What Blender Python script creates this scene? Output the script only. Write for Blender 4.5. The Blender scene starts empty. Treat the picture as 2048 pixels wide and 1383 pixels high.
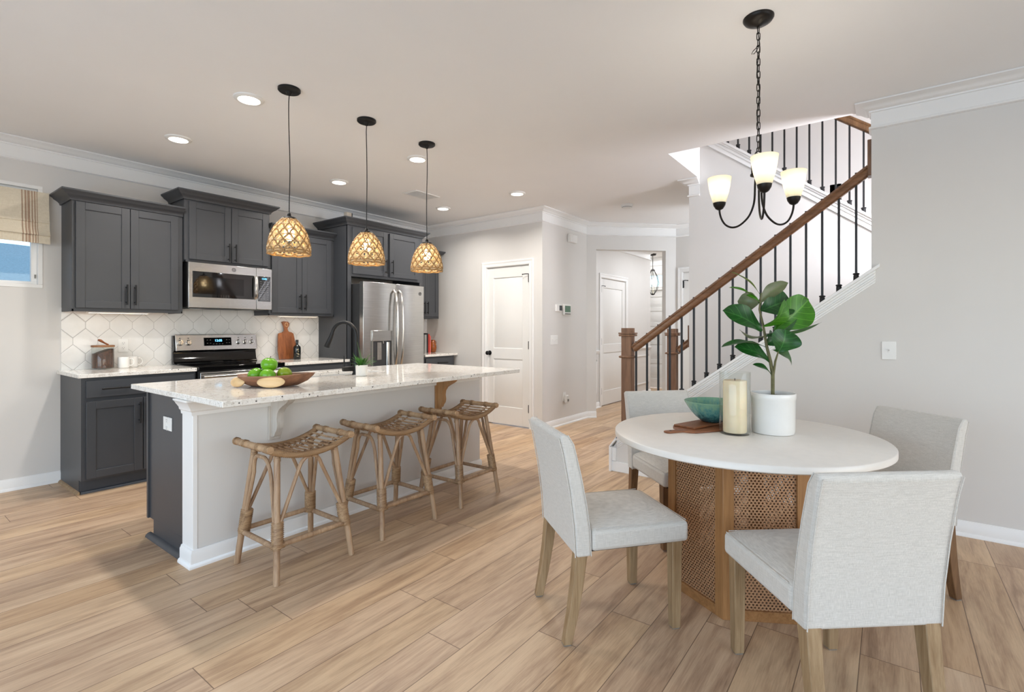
import bpy, bmesh, math, random
from math import sin, cos, pi, radians, sqrt, atan2
from mathutils import Vector, Matrix

# ------------------------------------------------------------------ camera, world, light, exposure
S = bpy.context.scene
COL = S.collection
cam = bpy.data.objects.new('camera', bpy.data.cameras.new('camera'))
COL.objects.link(cam)
cam.location = (0, 0, 1.26)
cam.rotation_euler = (radians(90), 0, radians(36.93 - 90))
cam.data.sensor_width = 36.0
cam.data.sensor_fit = 'HORIZONTAL'
cam.data.lens = 36.0 * 1006.4 / 2048
cam.data.shift_y = -35.4 / 2048
cam.data.clip_start = 0.05
S.camera = cam
S.view_settings.view_transform = 'Standard'
S.view_settings.look = 'None'
S.view_settings.gamma = 1
S.view_settings.use_curve_mapping = False
S.view_settings.exposure = 0.55
S.cycles.max_bounces = 8
S.cycles.diffuse_bounces = 5
S.cycles.glossy_bounces = 4
S.cycles.transmission_bounces = 6
S.cycles.transparent_max_bounces = 12
S.cycles.sample_clamp_indirect = 6.0
S.cycles.caustics_reflective = False
S.cycles.caustics_refractive = False

W = bpy.data.worlds.new('daylight')
S.world = W
W.use_nodes = True
wn, wl = W.node_tree.nodes, W.node_tree.links
wn.clear()
sky = wn.new('ShaderNodeTexSky')
sky.sky_type = 'NISHITA'
sky.sun_disc = False
sky.sun_elevation = radians(38)
sky.sun_rotation = radians(200)
bg = wn.new('ShaderNodeBackground')
bg.inputs['Strength'].default_value = 0.22
wo = wn.new('ShaderNodeOutputWorld')
wl.new(sky.outputs[0], bg.inputs['Color'])
wl.new(bg.outputs[0], wo.inputs['Surface'])


def area(name, loc, rot, sx, sy, power, color, spread=180):
    L = bpy.data.lights.new(name, 'AREA')
    L.shape = 'RECTANGLE'
    L.size, L.size_y = sx, sy
    L.energy = power
    L.color = color
    L.spread = radians(spread)
    o = bpy.data.objects.new(name, L)
    o.location = loc
    o.rotation_euler = rot
    COL.objects.link(o)
    return o


def point(name, loc, power, color, r=0.03):
    L = bpy.data.lights.new(name, 'POINT')
    L.energy = power
    L.color = color
    L.shadow_soft_size = r
    o = bpy.data.objects.new(name, L)
    o.location = loc
    COL.objects.link(o)
    return o


COOL = (0.60, 0.79, 1.0)
NEUT = (0.74, 0.87, 1.0)
WARM = (1.0, 0.86, 0.68)
# daylight through the glass doors of the unseen side wall and the windows of the unseen rear wall
area('daylight_side_doors', (-2.55, 1.0, 1.2), (0, radians(-90), 0), 2.1, 5.2, 84, COOL)
area('daylight_rear_windows', (1.2, -3.55, 1.5), (radians(90), 0, 0), 4.6, 1.8, 34, NEUT)
# lamp light of the floor above and of the front hall, plus added fills
area('upstairs_light', (4.75, 0.2, 5.3), (0, 0, 0), 1.0, 2.2, 9, (0.97, 0.95, 1.0))
area('landing_fill', (4.5, -1.0, 2.1), (radians(80), 0, radians(-25)), 0.5, 0.8, 64, (0.9, 0.92, 1.0))  # unseen fill added behind the right wall to brighten the stair wall
sun = bpy.data.objects.new('sun', bpy.data.lights.new('sun', 'SUN'))
sun.data.energy = 2.6
sun.data.angle = radians(1)
sun.rotation_euler = (0, radians(32), 0)
COL.objects.link(sun)
area('passage_fill', (6.7, 0.62, 1.9), (radians(90), 0, 0), 0.7, 1.4, 16, (0.86, 0.92, 1.0))  # made-up fill out of view in the passage, lifts the hall and diagonal walls
area('hall_light', (8.4, 2.6, 2.72), (0, 0, 0), 1.6, 0.9, 24, (0.9, 0.94, 1.0))
area('foyer_light', (9.85, 3.4, 2.72), (0, 0, 0), 0.6, 1.6, 10, (0.92, 0.95, 1.0))

# ------------------------------------------------------------------ helpers
CH = 2.743
random.seed(7)


def lin(c):
    return tuple(((v / 255) / 12.92 if v / 255 <= 0.04045 else ((v / 255 + 0.055) / 1.055) ** 2.4) for v in c)


MATS = {}


def nodes(m):
    m.use_nodes = True
    nt = m.node_tree
    nt.nodes.clear()
    out = nt.nodes.new('ShaderNodeOutputMaterial')
    return nt, nt.nodes, nt.links, out


def mth(nt, op, a, b=None, c=None):
    n = nt.nodes.new('ShaderNodeMath')
    n.operation = op
    for i, v in enumerate((a, b, c)):
        if v is None:
            continue
        if isinstance(v, (int, float)):
            n.inputs[i].default_value = v
        else:
            nt.links.new(v, n.inputs[i])
    return n.outputs[0]


def ramp(nt, fac, stops):
    n = nt.nodes.new('ShaderNodeValToRGB')
    el = n.color_ramp.elements
    while len(el) < len(stops):
        el.new(0.5)
    for e, (p, c) in zip(el, stops):
        e.position = p
        e.color = (c[0], c[1], c[2], 1)
    nt.links.new(fac, n.inputs[0])
    return n.outputs[0]


def mixc(nt, fac, a, b, blend='MIX'):
    n = nt.nodes.new('ShaderNodeMix')
    n.data_type = 'RGBA'
    n.blend_type = blend
    for sock, v in ((n.inputs[0], fac), (n.inputs[6], a), (n.inputs[7], b)):
        if isinstance(v, (int, float)):
            sock.default_value = v
        elif isinstance(v, tuple):
            sock.default_value = (v[0], v[1], v[2], 1)
        else:
            nt.links.new(v, sock)
    return n.outputs[2]


def coords(nt, scale=(1, 1, 1), kind='Object'):
    t = nt.nodes.new('ShaderNodeTexCoord')
    m = nt.nodes.new('ShaderNodeMapping')
    m.inputs['Scale'].default_value = scale
    nt.links.new(t.outputs[kind], m.inputs[0])
    return m.outputs[0]


def noise(nt, vec, scale, detail=3, rough=0.5, dist=0.0):
    n = nt.nodes.new('ShaderNodeTexNoise')
    n.inputs['Scale'].default_value = scale
    n.inputs['Detail'].default_value = detail
    n.inputs['Roughness'].default_value = rough
    n.inputs['Distortion'].default_value = dist
    nt.links.new(vec, n.inputs['Vector'])
    return n.outputs[0]


def bump(nt, h, strength, dist=0.002):
    b = nt.nodes.new('ShaderNodeBump')
    b.inputs['Strength'].default_value = strength
    b.inputs['Distance'].default_value = dist
    nt.links.new(h, b.inputs['Height'])
    return b.outputs[0]


def bsdf(nt, out, color, rough=0.5, metal=0.0, normal=None, spec=0.5, **kw):
    p = nt.nodes.new('ShaderNodeBsdfPrincipled')
    if isinstance(color, tuple):
        p.inputs['Base Color'].default_value = (color[0], color[1], color[2], 1)
    else:
        nt.links.new(color, p.inputs['Base Color'])
    if isinstance(rough, (int, float)):
        p.inputs['Roughness'].default_value = rough
    else:
        nt.links.new(rough, p.inputs['Roughness'])
    p.inputs['Metallic'].default_value = metal
    p.inputs['Specular IOR Level'].default_value = spec
    if normal is not None:
        nt.links.new(normal, p.inputs['Normal'])
    for k, v in kw.items():
        s = p.inputs[k.replace('_', ' ')]
        s.default_value = v if not isinstance(v, tuple) else (v[0], v[1], v[2], 1)
    nt.links.new(p.outputs[0], out.inputs['Surface'])
    return p


def M(name, c, rough=0.5, metal=0.0, var=0.05, nscale=9, bmp=0.0, bscale=120, stretch=(1, 1, 1), spec=0.5, **kw):
    """painted / plain surface with slight procedural mottling"""
    m = bpy.data.materials.new(name)
    nt, N, L, out = nodes(m)
    c = lin(c)
    v = coords(nt, stretch)
    n = noise(nt, v, nscale, 4)
    col = ramp(nt, n, [(0.3, tuple(x * (1 - var) for x in c)), (0.7, tuple(min(1, x * (1 + var)) for x in c))])
    nor = bump(nt, noise(nt, v, bscale, 2), bmp) if bmp else None
    bsdf(nt, out, col, rough, metal, nor, spec, **kw)
    MATS[name] = m
    return m


def wood(name, c1, c2, axis='Z', rough=0.45, scale=1.0, bmp=0.15, grain=38):
    m = bpy.data.materials.new(name)
    nt, N, L, out = nodes(m)
    st = {'X': (0.06, 1, 1), 'Y': (1, 0.06, 1), 'Z': (1, 1, 0.06)}[axis]
    v = coords(nt, st)
    n1 = noise(nt, v, grain * scale, 5, 0.6, 0.6)
    n2 = noise(nt, v, grain * 4 * scale, 3, 0.6)
    n3 = noise(nt, coords(nt, (1, 1, 1)), 3 * scale, 2)
    f = mth(nt, 'ADD', mth(nt, 'MULTIPLY', n1, 0.6), mth(nt, 'MULTIPLY', n2, 0.25))
    f = mth(nt, 'ADD', f, mth(nt, 'MULTIPLY', n3, 0.15))
    col = ramp(nt, f, [(0.34, lin(c2)), (0.62, lin(c1))])
    bsdf(nt, out, col, rough, 0, bump(nt, n2, bmp, 0.001))
    MATS[name] = m
    return m


def emit(name, c, strength):
    m = bpy.data.materials.new(name)
    nt, N, L, out = nodes(m)
    e = N.new('ShaderNodeEmission')
    n = noise(nt, coords(nt), 30, 2)
    cc = lin(c)
    L.new(ramp(nt, n, [(0.3, tuple(x * 0.97 for x in cc)), (0.7, cc)]), e.inputs['Color'])
    e.inputs['Strength'].default_value = strength
    L.new(e.outputs[0], out.inputs['Surface'])
    MATS[name] = m
    return m


def thin_glass(name, tint=(1, 1, 1), refl=0.9, power=1.45, haze=0.0):
    m = bpy.data.materials.new(name)
    nt, N, L, out = nodes(m)
    tr = N.new('ShaderNodeBsdfTransparent')
    tr.inputs[0].default_value = (tint[0], tint[1], tint[2], 1)
    gl = N.new('ShaderNodeBsdfGlossy')
    gl.inputs['Roughness'].default_value = 0.02
    fr = N.new('ShaderNodeLayerWeight')
    fr.inputs['Blend'].default_value = 0.5
    n = noise(nt, coords(nt), 6, 2)
    f4 = mth(nt, 'ADD', mth(nt, 'MULTIPLY', mth(nt, 'POWER', fr.outputs['Facing'], 4.0), 0.6), 0.035)
    f = mth(nt, 'MULTIPLY', f4, mth(nt, 'ADD', mth(nt, 'MULTIPLY', n, 0.1), refl))
    mx = N.new('ShaderNodeMixShader')
    L.new(f, mx.inputs[0])
    L.new(tr.outputs[0], mx.inputs[1])
    L.new(gl.outputs[0], mx.inputs[2])
    L.new(mx.outputs[0], out.inputs['Surface'])
    MATS[name] = m
    return m


OFF = {}


def tag(o, label=None, cat=None, group=None, kind=None):
    if label:
        o['label'] = label
    if cat:
        o['category'] = cat
    if group:
        o['group'] = group
    if kind:
        o['kind'] = kind
    return o


def thing(name, label, cat, loc=(0, 0, 0), rz=0.0, group=None, kind=None):
    o = bpy.data.objects.new(name, None)
    o.empty_display_size = 0.05
    COL.objects.link(o)
    o.location = loc
    o.rotation_euler = (0, 0, rz)
    OFF[o] = Vector((0, 0, 0))
    return tag(o, label, cat, group, kind)


def wthing(name, label, cat, loc, group=None, kind=None):
    """a thing whose parts are given in room coordinates"""
    o = thing(name, label, cat, loc, 0, group, kind)
    OFF[o] = Vector(loc)
    return o


def dup(root, loc, rz, label, group=None, name=None):
    r = root.copy()
    COL.objects.link(r)
    r.location = loc
    r.rotation_euler = (0, 0, rz)
    r['label'] = label
    if group:
        r['group'] = group

    def rec(src, dst):
        for ch in list(src.children):
            c = ch.copy()
            COL.objects.link(c)
            c.parent = dst
            rec(ch, c)
    rec(root, r)
    return r


class MB:
    def __init__(s):
        s.v, s.f, s.sm = [], [], []

    def add(s, vs, fs, smooth=False):
        b = len(s.v)
        s.v += [tuple(p) for p in vs]
        for f in fs:
            s.f.append(tuple(b + i for i in f))
            s.sm.append(smooth)
        return s

    def box(s, x0, x1, y0, y1, z0, z1):
        vs = [(x0, y0, z0), (x1, y0, z0), (x1, y1, z0), (x0, y1, z0), (x0, y0, z1), (x1, y0, z1), (x1, y1, z1), (x0, y1, z1)]
        return s.add(vs, [(0, 3, 2, 1), (4, 5, 6, 7), (0, 1, 5, 4), (1, 2, 6, 5), (2, 3, 7, 6), (3, 0, 4, 7)])

    def prism(s, poly, axis, a, b):
        """poly: 2D points; axis 'x': (y,z), 'y': (x,z), 'z': (x,y)"""
        def P(p, t):
            return {'x': (t, p[0], p[1]), 'y': (p[0], t, p[1]), 'z': (p[0], p[1], t)}[axis]
        n = len(poly)
        vs = [P(p, a) for p in poly] + [P(p, b) for p in poly]
        fs = [tuple(range(n))[::-1], tuple(range(n, 2 * n))]
        fs += [(i, (i + 1) % n, n + (i + 1) % n, n + i) for i in range(n)]
        return s.add(vs, fs)

    def tube(s, pts, r, seg=8, caps=True, sq=None, up=None):
        pts = [Vector(p) for p in pts]
        n = len(pts)
        rs = r if isinstance(r, (list, tuple)) else [r] * n
        t0 = (pts[1] - pts[0]).normalized()
        u = Vector(up) if up else (Vector((0, 0, 1)) if abs(t0.z) < 0.9 else Vector((1, 0, 0)))
        u = (u - t0 * u.dot(t0)).normalized()
        vs, fs = [], []
        for i in range(n):
            a = pts[max(i - 1, 0)]
            c = pts[min(i + 1, n - 1)]
            t = (c - a).normalized()
            u = (u - t * u.dot(t))
            u = u.normalized() if u.length > 1e-6 else t.orthogonal().normalized()
            w = t.cross(u)
            for k in range(seg):
                an = 2 * pi * (k + (0.5 if sq else 0)) / seg
                ra, rb = (rs[i], rs[i]) if not sq else (rs[i] * sq[0], rs[i] * sq[1])
                vs.append(pts[i] + u * (cos(an) * ra) + w * (sin(an) * rb))
        for i in range(n - 1):
            for k in range(seg):
                k2 = (k + 1) % seg
                fs.append((i * seg + k, i * seg + k2, (i + 1) * seg + k2, (i + 1) * seg + k))
        s.add(vs, fs, seg > 4)
        if caps:
            b = len(s.v) - len(vs)
            s.f.append(tuple(b + k for k in range(seg))[::-1])
            s.f.append(tuple(b + (n - 1) * seg + k for k in range(seg)))
            s.sm += [False, False]
        return s

    def lathe(s, prof, seg=24, c=(0, 0, 0), capb=True, capt=True, sx=1, sy=1):
        vs, fs = [], []
        for (r, z) in prof:
            for k in range(seg):
                an = 2 * pi * k / seg
                vs.append((c[0] + r * cos(an) * sx, c[1] + r * sin(an) * sy, c[2] + z))
        n = len(prof)
        for i in range(n - 1):
            for k in range(seg):
                k2 = (k + 1) % seg
                fs.append((i * seg + k, i * seg + k2, (i + 1) * seg + k2, (i + 1) * seg + k))
        b = len(s.v)
        s.add(vs, fs, True)
        if capb:
            s.f.append(tuple(b + k for k in range(seg))[::-1])
            s.sm.append(False)
        if capt:
            s.f.append(tuple(b + (n - 1) * seg + k for k in range(seg)))
            s.sm.append(False)
        return s

    def ball(s, c, rx, ry=None, rz=None, seg=16, rings=10):
        ry = ry or rx
        rz = rz or rx
        prof = [(sin(pi * i / rings), -cos(pi * i / rings)) for i in range(rings + 1)]
        prof[0] = (0.02, -1)
        prof[-1] = (0.02, 1)
        vs, fs = [], []
        for (r, z) in prof:
            for k in range(seg):
                an = 2 * pi * k / seg
                vs.append((c[0] + r * cos(an) * rx, c[1] + r * sin(an) * ry, c[2] + z * rz))
        for i in range(rings):
            for k in range(seg):
                k2 = (k + 1) % seg
                fs.append((i * seg + k, i * seg + k2, (i + 1) * seg + k2, (i + 1) * seg + k))
        fs.append(tuple(range(seg))[::-1])
        fs.append(tuple(rings * seg + k for k in range(seg)))
        return s.add(vs, fs, True)

    def sweep(s, path, prof, side=1, closed=False):
        """prof: closed (out, z) loop swept along a floor-plan path with mitred corners; side=1: out is to the right of travel"""
        P = [Vector(p) for p in path]
        n = len(P)
        m = len(prof)
        vs, fs = [], []
        for i in range(n):
            ns = []
            for a, b in ((i - 1, i), (i, i + 1)):
                if closed or (a >= 0 and b < n):
                    d = (P[b % n] - P[a % n]).normalized()
                    ns.append(Vector((d.y, -d.x)) * side)
            nn = ns[0] if len(ns) == 1 else (ns[0] + ns[1]) / (1 + ns[0].dot(ns[1]))
            for (o, z) in prof:
                q = P[i] + nn * o
                vs.append((q.x, q.y, z))
        for i in range(n if closed else n - 1):
            j = (i + 1) % n
            for k in range(m):
                k2 = (k + 1) % m
                fs.append((i * m + k, i * m + k2, j * m + k2, j * m + k))
        if not closed:
            fs.append(tuple(range(m)))
            fs.append(tuple((n - 1) * m + k for k in range(m))[::-1])
        return s.add(vs, fs)

    def sweep3(s, path, prof):
        """door-frame sweep: path in (x, z); profile (outward from the opening, forward -y)"""
        P = [Vector(p) for p in path]
        n, m = len(P), len(prof)
        vs, fs = [], []
        for i in range(n):
            ns = []
            for a, b in ((i - 1, i), (i, i + 1)):
                if a >= 0 and b < n:
                    d = (P[b] - P[a]).normalized()
                    ns.append(Vector((-d.y, d.x)))
            nn = ns[0] if len(ns) == 1 else (ns[0] + ns[1]) / (1 + ns[0].dot(ns[1]))
            for (o, f) in prof:
                q = P[i] + nn * o
                vs.append((q.x, -f, q.y))
        for i in range(n - 1):
            for k in range(m):
                k2 = (k + 1) % m
                fs.append((i * m + k, i * m + k2, (i + 1) * m + k2, (i + 1) * m + k))
        fs.append(tuple(range(m)))
        fs.append(tuple((n - 1) * m + k for k in range(m))[::-1])
        return s.add(vs, fs)

    def xf(s, mat, start=0):
        for i in range(start, len(s.v)):
            s.v[i] = tuple(mat @ Vector(s.v[i]))
        return s

    def build(s, name, mat, parent=None, bevel=0, bseg=2, sharp=40, subsurf=0, label=None, kind=None, loc=None, rot=None):
        me = bpy.data.meshes.new(name)
        off = OFF.get(parent, Vector((0, 0, 0))) if parent is not None else Vector((0, 0, 0))
        me.from_pydata([(p[0] - off.x, p[1] - off.y, p[2] - off.z) for p in s.v], [], s.f)
        bm = bmesh.new()
        bm.from_mesh(me)
        bmesh.ops.recalc_face_normals(bm, faces=bm.faces)
        bm.to_mesh(me)
        bm.free()
        for p, sm in zip(me.polygons, s.sm):
            p.use_smooth = True
        me.set_sharp_from_angle(angle=radians(sharp))
        me.materials.append(MATS[mat] if isinstance(mat, str) else mat)
        o = bpy.data.objects.new(name, me)
        COL.objects.link(o)
        if parent is not None:
            o.parent = parent
            OFF[o] = off
        if loc:
            o.location = loc
        if rot:
            o.rotation_euler = rot
        if bevel:
            b = o.modifiers.new('bevel', 'BEVEL')
            b.width = bevel
            b.segments = bseg
            b.limit_method = 'ANGLE'
            b.angle_limit = radians(35)
        if subsurf:
            b = o.modifiers.new('sub', 'SUBSURF')
            b.levels = b.render_levels = subsurf
        if label:
            o['label'] = label
        if kind:
            o['kind'] = kind
        return o


def box(name, mat, b, parent=None, bevel=0, **kw):
    return MB().box(*b).build(name, mat, parent, bevel, **kw)


def solo(o, label, cat, group=None, kind=None):
    return tag(o, label, cat, group, kind)


def text(name, body, size, mat, parent, loc, rot, depth=0.0006):
    cu = bpy.data.curves.new(name, 'FONT')
    cu.body = body
    cu.size = size
    cu.align_x = 'CENTER'
    cu.align_y = 'CENTER'
    cu.extrude = depth
    tmp = bpy.data.objects.new(name + '_tmp', cu)
    COL.objects.link(tmp)
    dg = bpy.context.evaluated_depsgraph_get()
    dg.update()
    me = bpy.data.meshes.new_from_object(tmp.evaluated_get(dg))
    bpy.data.objects.remove(tmp)
    me.name = name
    me.materials.clear()
    me.materials.append(MATS[mat])
    o = bpy.data.objects.new(name, me)
    COL.objects.link(o)
    o.parent = parent
    off = OFF.get(parent, Vector((0, 0, 0)))
    OFF[o] = off
    o.location = Vector(loc) - off
    o.rotation_euler = rot
    return o


def arc(c, r, a0, a1, n, plane='xz'):
    out = []
    for i in range(n + 1):
        a = a0 + (a1 - a0) * i / n
        d = (cos(a) * r, sin(a) * r)
        if plane == 'xz':
            out.append((c[0] + d[0], c[1], c[2] + d[1]))
        elif plane == 'yz':
            out.append((c[0], c[1] + d[0], c[2] + d[1]))
        else:
            out.append((c[0] + d[0], c[1] + d[1], c[2]))
    return out


# ------------------------------------------------------------------ materials
M('wall_paint', (216, 213, 209), 0.62, var=0.012, nscale=3, bmp=0.03, bscale=260)
M('ceiling_paint', (240, 239, 238), 0.75, var=0.01, nscale=2, bmp=0.03, bscale=260)
M('trim_paint', (236, 235, 233), 0.35, var=0.01, nscale=4)
M('door_paint', (234, 233, 230), 0.38, var=0.01, nscale=4)
M('cabinet_paint', (63, 65, 69), 0.42, var=0.03, nscale=6, bmp=0.02, bscale=300)
M('kick_paint', (60, 64, 70), 0.45, var=0.04)
M('cabinet_underside', (196, 160, 122), 0.5, var=0.08, stretch=(0.1, 1, 1), nscale=40)
M('black_metal', (24, 24, 25), 0.42, 0.4, var=0.1)
M('bronze_metal', (40, 36, 33), 0.38, 0.7, var=0.15)
M('iron_black', (38, 38, 39), 0.45, 0.3, var=0.08)
M('black_gloss', (10, 10, 11), 0.06, 0.0, var=0.1)
M('black_glass', (8, 8, 9), 0.03, 0.0, var=0.1, spec=0.8)
M('black_plastic', (20, 20, 21), 0.4, var=0.1)
M('dark_gray', (50, 51, 53), 0.5, var=0.08)
M('white_plastic', (232, 231, 228), 0.4, var=0.01)
M('gray_plastic', (120, 118, 112), 0.5, var=0.05)
M('key_grey', (150, 150, 152), 0.5, var=0.02)
M('knob_chrome', (215, 215, 214), 0.16, 1.0, var=0.03)
M('ceramic_white', (226, 224, 220), 0.22, var=0.015, nscale=14)
M('sink_white', (205, 205, 204), 0.2, var=0.01)
M('shade_glass_rim', (230, 226, 205), 0.3)
M('candle_wax', (232, 212, 180), 0.55, var=0.05, nscale=18, Subsurface_Weight=0.15)
M('wick_dark', (40, 34, 30), 0.9)
M('soil_moss', (66, 60, 50), 0.95, var=0.5, nscale=60, bmp=0.6, bscale=60)
M('apple_green', (102, 164, 30), 0.22, var=0.16, nscale=14)
M('apple_olive', (128, 152, 34), 0.25, var=0.2, nscale=14)
M('stem_brown', (62, 44, 26), 0.7)
M('coffee_beans', (74, 42, 26), 0.5, var=0.75, nscale=90, bmp=1.0, bscale=110)
M('bottle_dark', (16, 20, 20), 0.08, var=0.2)
M('label_cream', (150, 138, 112), 0.6, var=0.3, nscale=60)
M('book_red', (176, 52, 40), 0.5, var=0.15)
M('book_rose', (196, 104, 92), 0.5, var=0.15)
M('book_black', (28, 28, 30), 0.5, var=0.1)
M('book_grey', (150, 148, 144), 0.6, var=0.1)
M('paper', (226, 220, 206), 0.8, var=0.03)
M('amber_glaze', (140, 74, 26), 0.18, var=0.35, nscale=30)
M('tag_white', (224, 216, 205), 0.85, var=0.04, nscale=20)
M('ink_black', (22, 20, 20), 0.8)
M('screen_green', (92, 124, 104), 0.25, var=0.25, nscale=60)
M('roof_shingle', (92, 122, 134), 0.85, var=0.2, nscale=30, bmp=0.4, bscale=40)
M('siding_white', (225, 228, 232), 0.7, var=0.02)
M('trunk_bark', (104, 100, 66), 0.7, var=0.25, nscale=40, bmp=0.4, bscale=60)
M('speaker_cloth', (216, 205, 190), 0.8, var=0.05)
M('lamp_chrome_plug', (214, 212, 208), 0.35, var=0.02)
wood('oak_rail', (138, 98, 68), (96, 64, 42), 'Y', 0.4)
wood('oak_post', (140, 104, 78), (96, 66, 46), 'Z', 0.45)
wood('leg_oak', (166, 140, 106), (122, 94, 62), 'Z', 0.55, bmp=0.4)
wood('leg_walnut', (128, 94, 62), (84, 58, 36), 'Z', 0.5)
wood('base_oak', (168, 122, 76), (128, 86, 48), 'Z', 0.45)
wood('base_oak_flat', (168, 122, 76), (128, 86, 48), 'X', 0.45)
wood('corbel_pine', (186, 142, 96), (152, 108, 66), 'Z', 0.5)
wood('corbel_washed', (208, 202, 194), (186, 176, 164), 'Z', 0.5)
wood('acacia', (164, 98, 54), (92, 46, 22), 'Z', 0.4, grain=24)
wood('acacia_flat', (150, 94, 58), (92, 50, 28), 'X', 0.45, grain=24)
wood('root_wood', (150, 104, 74), (82, 54, 42), 'X', 0.5, grain=20)
wood('root_pale', (226, 196, 150), (200, 164, 116), 'X', 0.5, grain=14)
wood('lid_wood', (160, 112, 72), (104, 66, 38), 'X', 0.5)
wood('rattan', (186, 156, 124), (134, 102, 76), 'Z', 0.45, grain=30)
wood('rattan_light', (198, 166, 130), (150, 114, 82), 'X', 0.45, grain=30)
wood('rattan_wrap', (184, 150, 112), (112, 80, 54), 'X', 0.5, grain=60)


def stainless():
    m = bpy.data.materials.new('stainless')
    nt, N, L, out = nodes(m)
    n = noise(nt, coords(nt, (1.5, 1.5, 220)), 3, 3)
    n2 = noise(nt, coords(nt, (1, 1, 1)), 1.2, 2)
    col = ramp(nt, n, [(0.3, lin((176, 175, 173))), (0.7, lin((198, 196, 194)))])
    r = mth(nt, 'ADD', mth(nt, 'MULTIPLY', n, 0.08), 0.2)
    hh = mth(nt, 'ADD', mth(nt, 'MULTIPLY', n, 0.03), n2)
    bsdf(nt, out, col, r, 1.0, bump(nt, hh, 0.08, 0.02))
    MATS['stainless'] = m


stainless()


def fabric(name, c, c2, weave=900):
    m = bpy.data.materials.new(name)
    nt, N, L, out = nodes(m)
    a = noise(nt, coords(nt, (1, 1, 0.035)), weave, 3)
    b = noise(nt, coords(nt, (0.035, 0.035, 1)), weave, 3)
    f = mth(nt, 'ADD', mth(nt, 'MULTIPLY', a, 0.5), mth(nt, 'MULTIPLY', b, 0.5))
    col = ramp(nt, f, [(0.38, lin(c2)), (0.62, lin(c))])
    p = bsdf(nt, out, col, 0.85, 0, bump(nt, f, 0.35, 0.001), 0.2)
    p.inputs['Sheen Weight'].default_value = 0.25
    MATS[name] = m


fabric('linen', (214, 210, 203), (188, 184, 177))
fabric('shade_linen', (226, 216, 196), (206, 194, 172), 700)
fabric('shade_stripe', (176, 150, 128), (158, 132, 112), 700)
fabric('towel_cloth', (232, 226, 218), (214, 206, 198), 700)


def floor_mat():
    m = bpy.data.materials.new('floor_planks')
    nt, N, L, out = nodes(m)
    g = N.new('ShaderNodeNewGeometry')
    sep = N.new('ShaderNodeSeparateXYZ')
    L.new(g.outputs['Position'], sep.inputs[0])
    X, Y = sep.outputs[0], sep.outputs[1]
    ry = mth(nt, 'DIVIDE', mth(nt, 'SUBTRACT', Y, 2.609), 0.1797)
    row = mth(nt, 'FLOOR', ry)
    fy = mth(nt, 'FRACT', ry)
    wn1 = N.new('ShaderNodeTexWhiteNoise')
    wn1.noise_dimensions = '1D'
    L.new(row, wn1.inputs['W'])
    xs = mth(nt, 'DIVIDE', mth(nt, 'ADD', X, mth(nt, 'MULTIPLY', wn1.outputs['Value'], 1.5)), 1.22)
    cx = mth(nt, 'FLOOR', xs)
    fx = mth(nt, 'FRACT', xs)
    idc = N.new('ShaderNodeCombineXYZ')
    L.new(row, idc.inputs[0])
    L.new(cx, idc.inputs[1])
    wn2 = N.new('ShaderNodeTexWhiteNoise')
    wn2.noise_dimensions = '3D'
    L.new(idc.outputs[0], wn2.inputs['Vector'])
    rnd = wn2.outputs['Value']
    gc = N.new('ShaderNodeCombineXYZ')
    L.new(mth(nt, 'ADD', mth(nt, 'MULTIPLY', X, 0.1), mth(nt, 'MULTIPLY', rnd, 40)), gc.inputs[0])
    L.new(Y, gc.inputs[1])
    L.new(mth(nt, 'MULTIPLY', rnd, 17), gc.inputs[2])
    g1 = noise(nt, gc.outputs[0], 16, 5, 0.6, 0.8)
    gc2 = N.new('ShaderNodeCombineXYZ')
    L.new(mth(nt, 'MULTIPLY', X, 0.05), gc2.inputs[0])
    L.new(Y, gc2.inputs[1])
    L.new(mth(nt, 'MULTIPLY', rnd, 31), gc2.inputs[2])
    g2 = noise(nt, gc2.outputs[0], 190, 4, 0.65)
    gc3 = N.new('ShaderNodeCombineXYZ')
    L.new(mth(nt, 'ADD', mth(nt, 'MULTIPLY', X, 0.35), mth(nt, 'MULTIPLY', rnd, 9)), gc3.inputs[0])
    L.new(mth(nt, 'MULTIPLY', Y, 1.6), gc3.inputs[1])
    L.new(mth(nt, 'MULTIPLY', rnd, 23), gc3.inputs[2])
    g3 = noise(nt, gc3.outputs[0], 4.5, 4, 0.6, 0.4)
    f = mth(nt, 'ADD', mth(nt, 'MULTIPLY', g1, 0.5), mth(nt, 'MULTIPLY', g2, 0.22))
    f = mth(nt, 'ADD', f, mth(nt, 'MULTIPLY', g3, 0.28))
    col = ramp(nt, f, [(0.3, lin((128, 104, 85))), (0.42, lin((174, 148, 124))), (0.54, lin((204, 179, 152))), (0.68, lin((219, 198, 171)))])
    tint = ramp(nt, rnd, [(0.0, lin((236, 228, 222))), (0.35, lin((252, 246, 240))), (0.7, lin((255, 248, 236))), (1.0, lin((240, 226, 208)))])
    col = mixc(nt, 1.0, col, tint, 'MULTIPLY')
    e1 = mth(nt, 'LESS_THAN', mth(nt, 'MINIMUM', fy, mth(nt, 'SUBTRACT', 1.0, fy)), 0.009)
    e2 = mth(nt, 'LESS_THAN', mth(nt, 'MINIMUM', fx, mth(nt, 'SUBTRACT', 1.0, fx)), 0.0014)
    e = mth(nt, 'MAXIMUM', e1, e2)
    col = mixc(nt, mth(nt, 'MULTIPLY', e, 0.75), col, lin((84, 62, 48)))
    rough = mth(nt, 'ADD', mth(nt, 'MULTIPLY', g2, 0.14), 0.36)
    hh = mth(nt, 'SUBTRACT', mth(nt, 'MULTIPLY', g2, 0.3), e)
    bsdf(nt, out, col, rough, 0, bump(nt, hh, 0.12, 0.002), 0.35)
    MATS['floor_planks'] = m


floor_mat()


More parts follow.
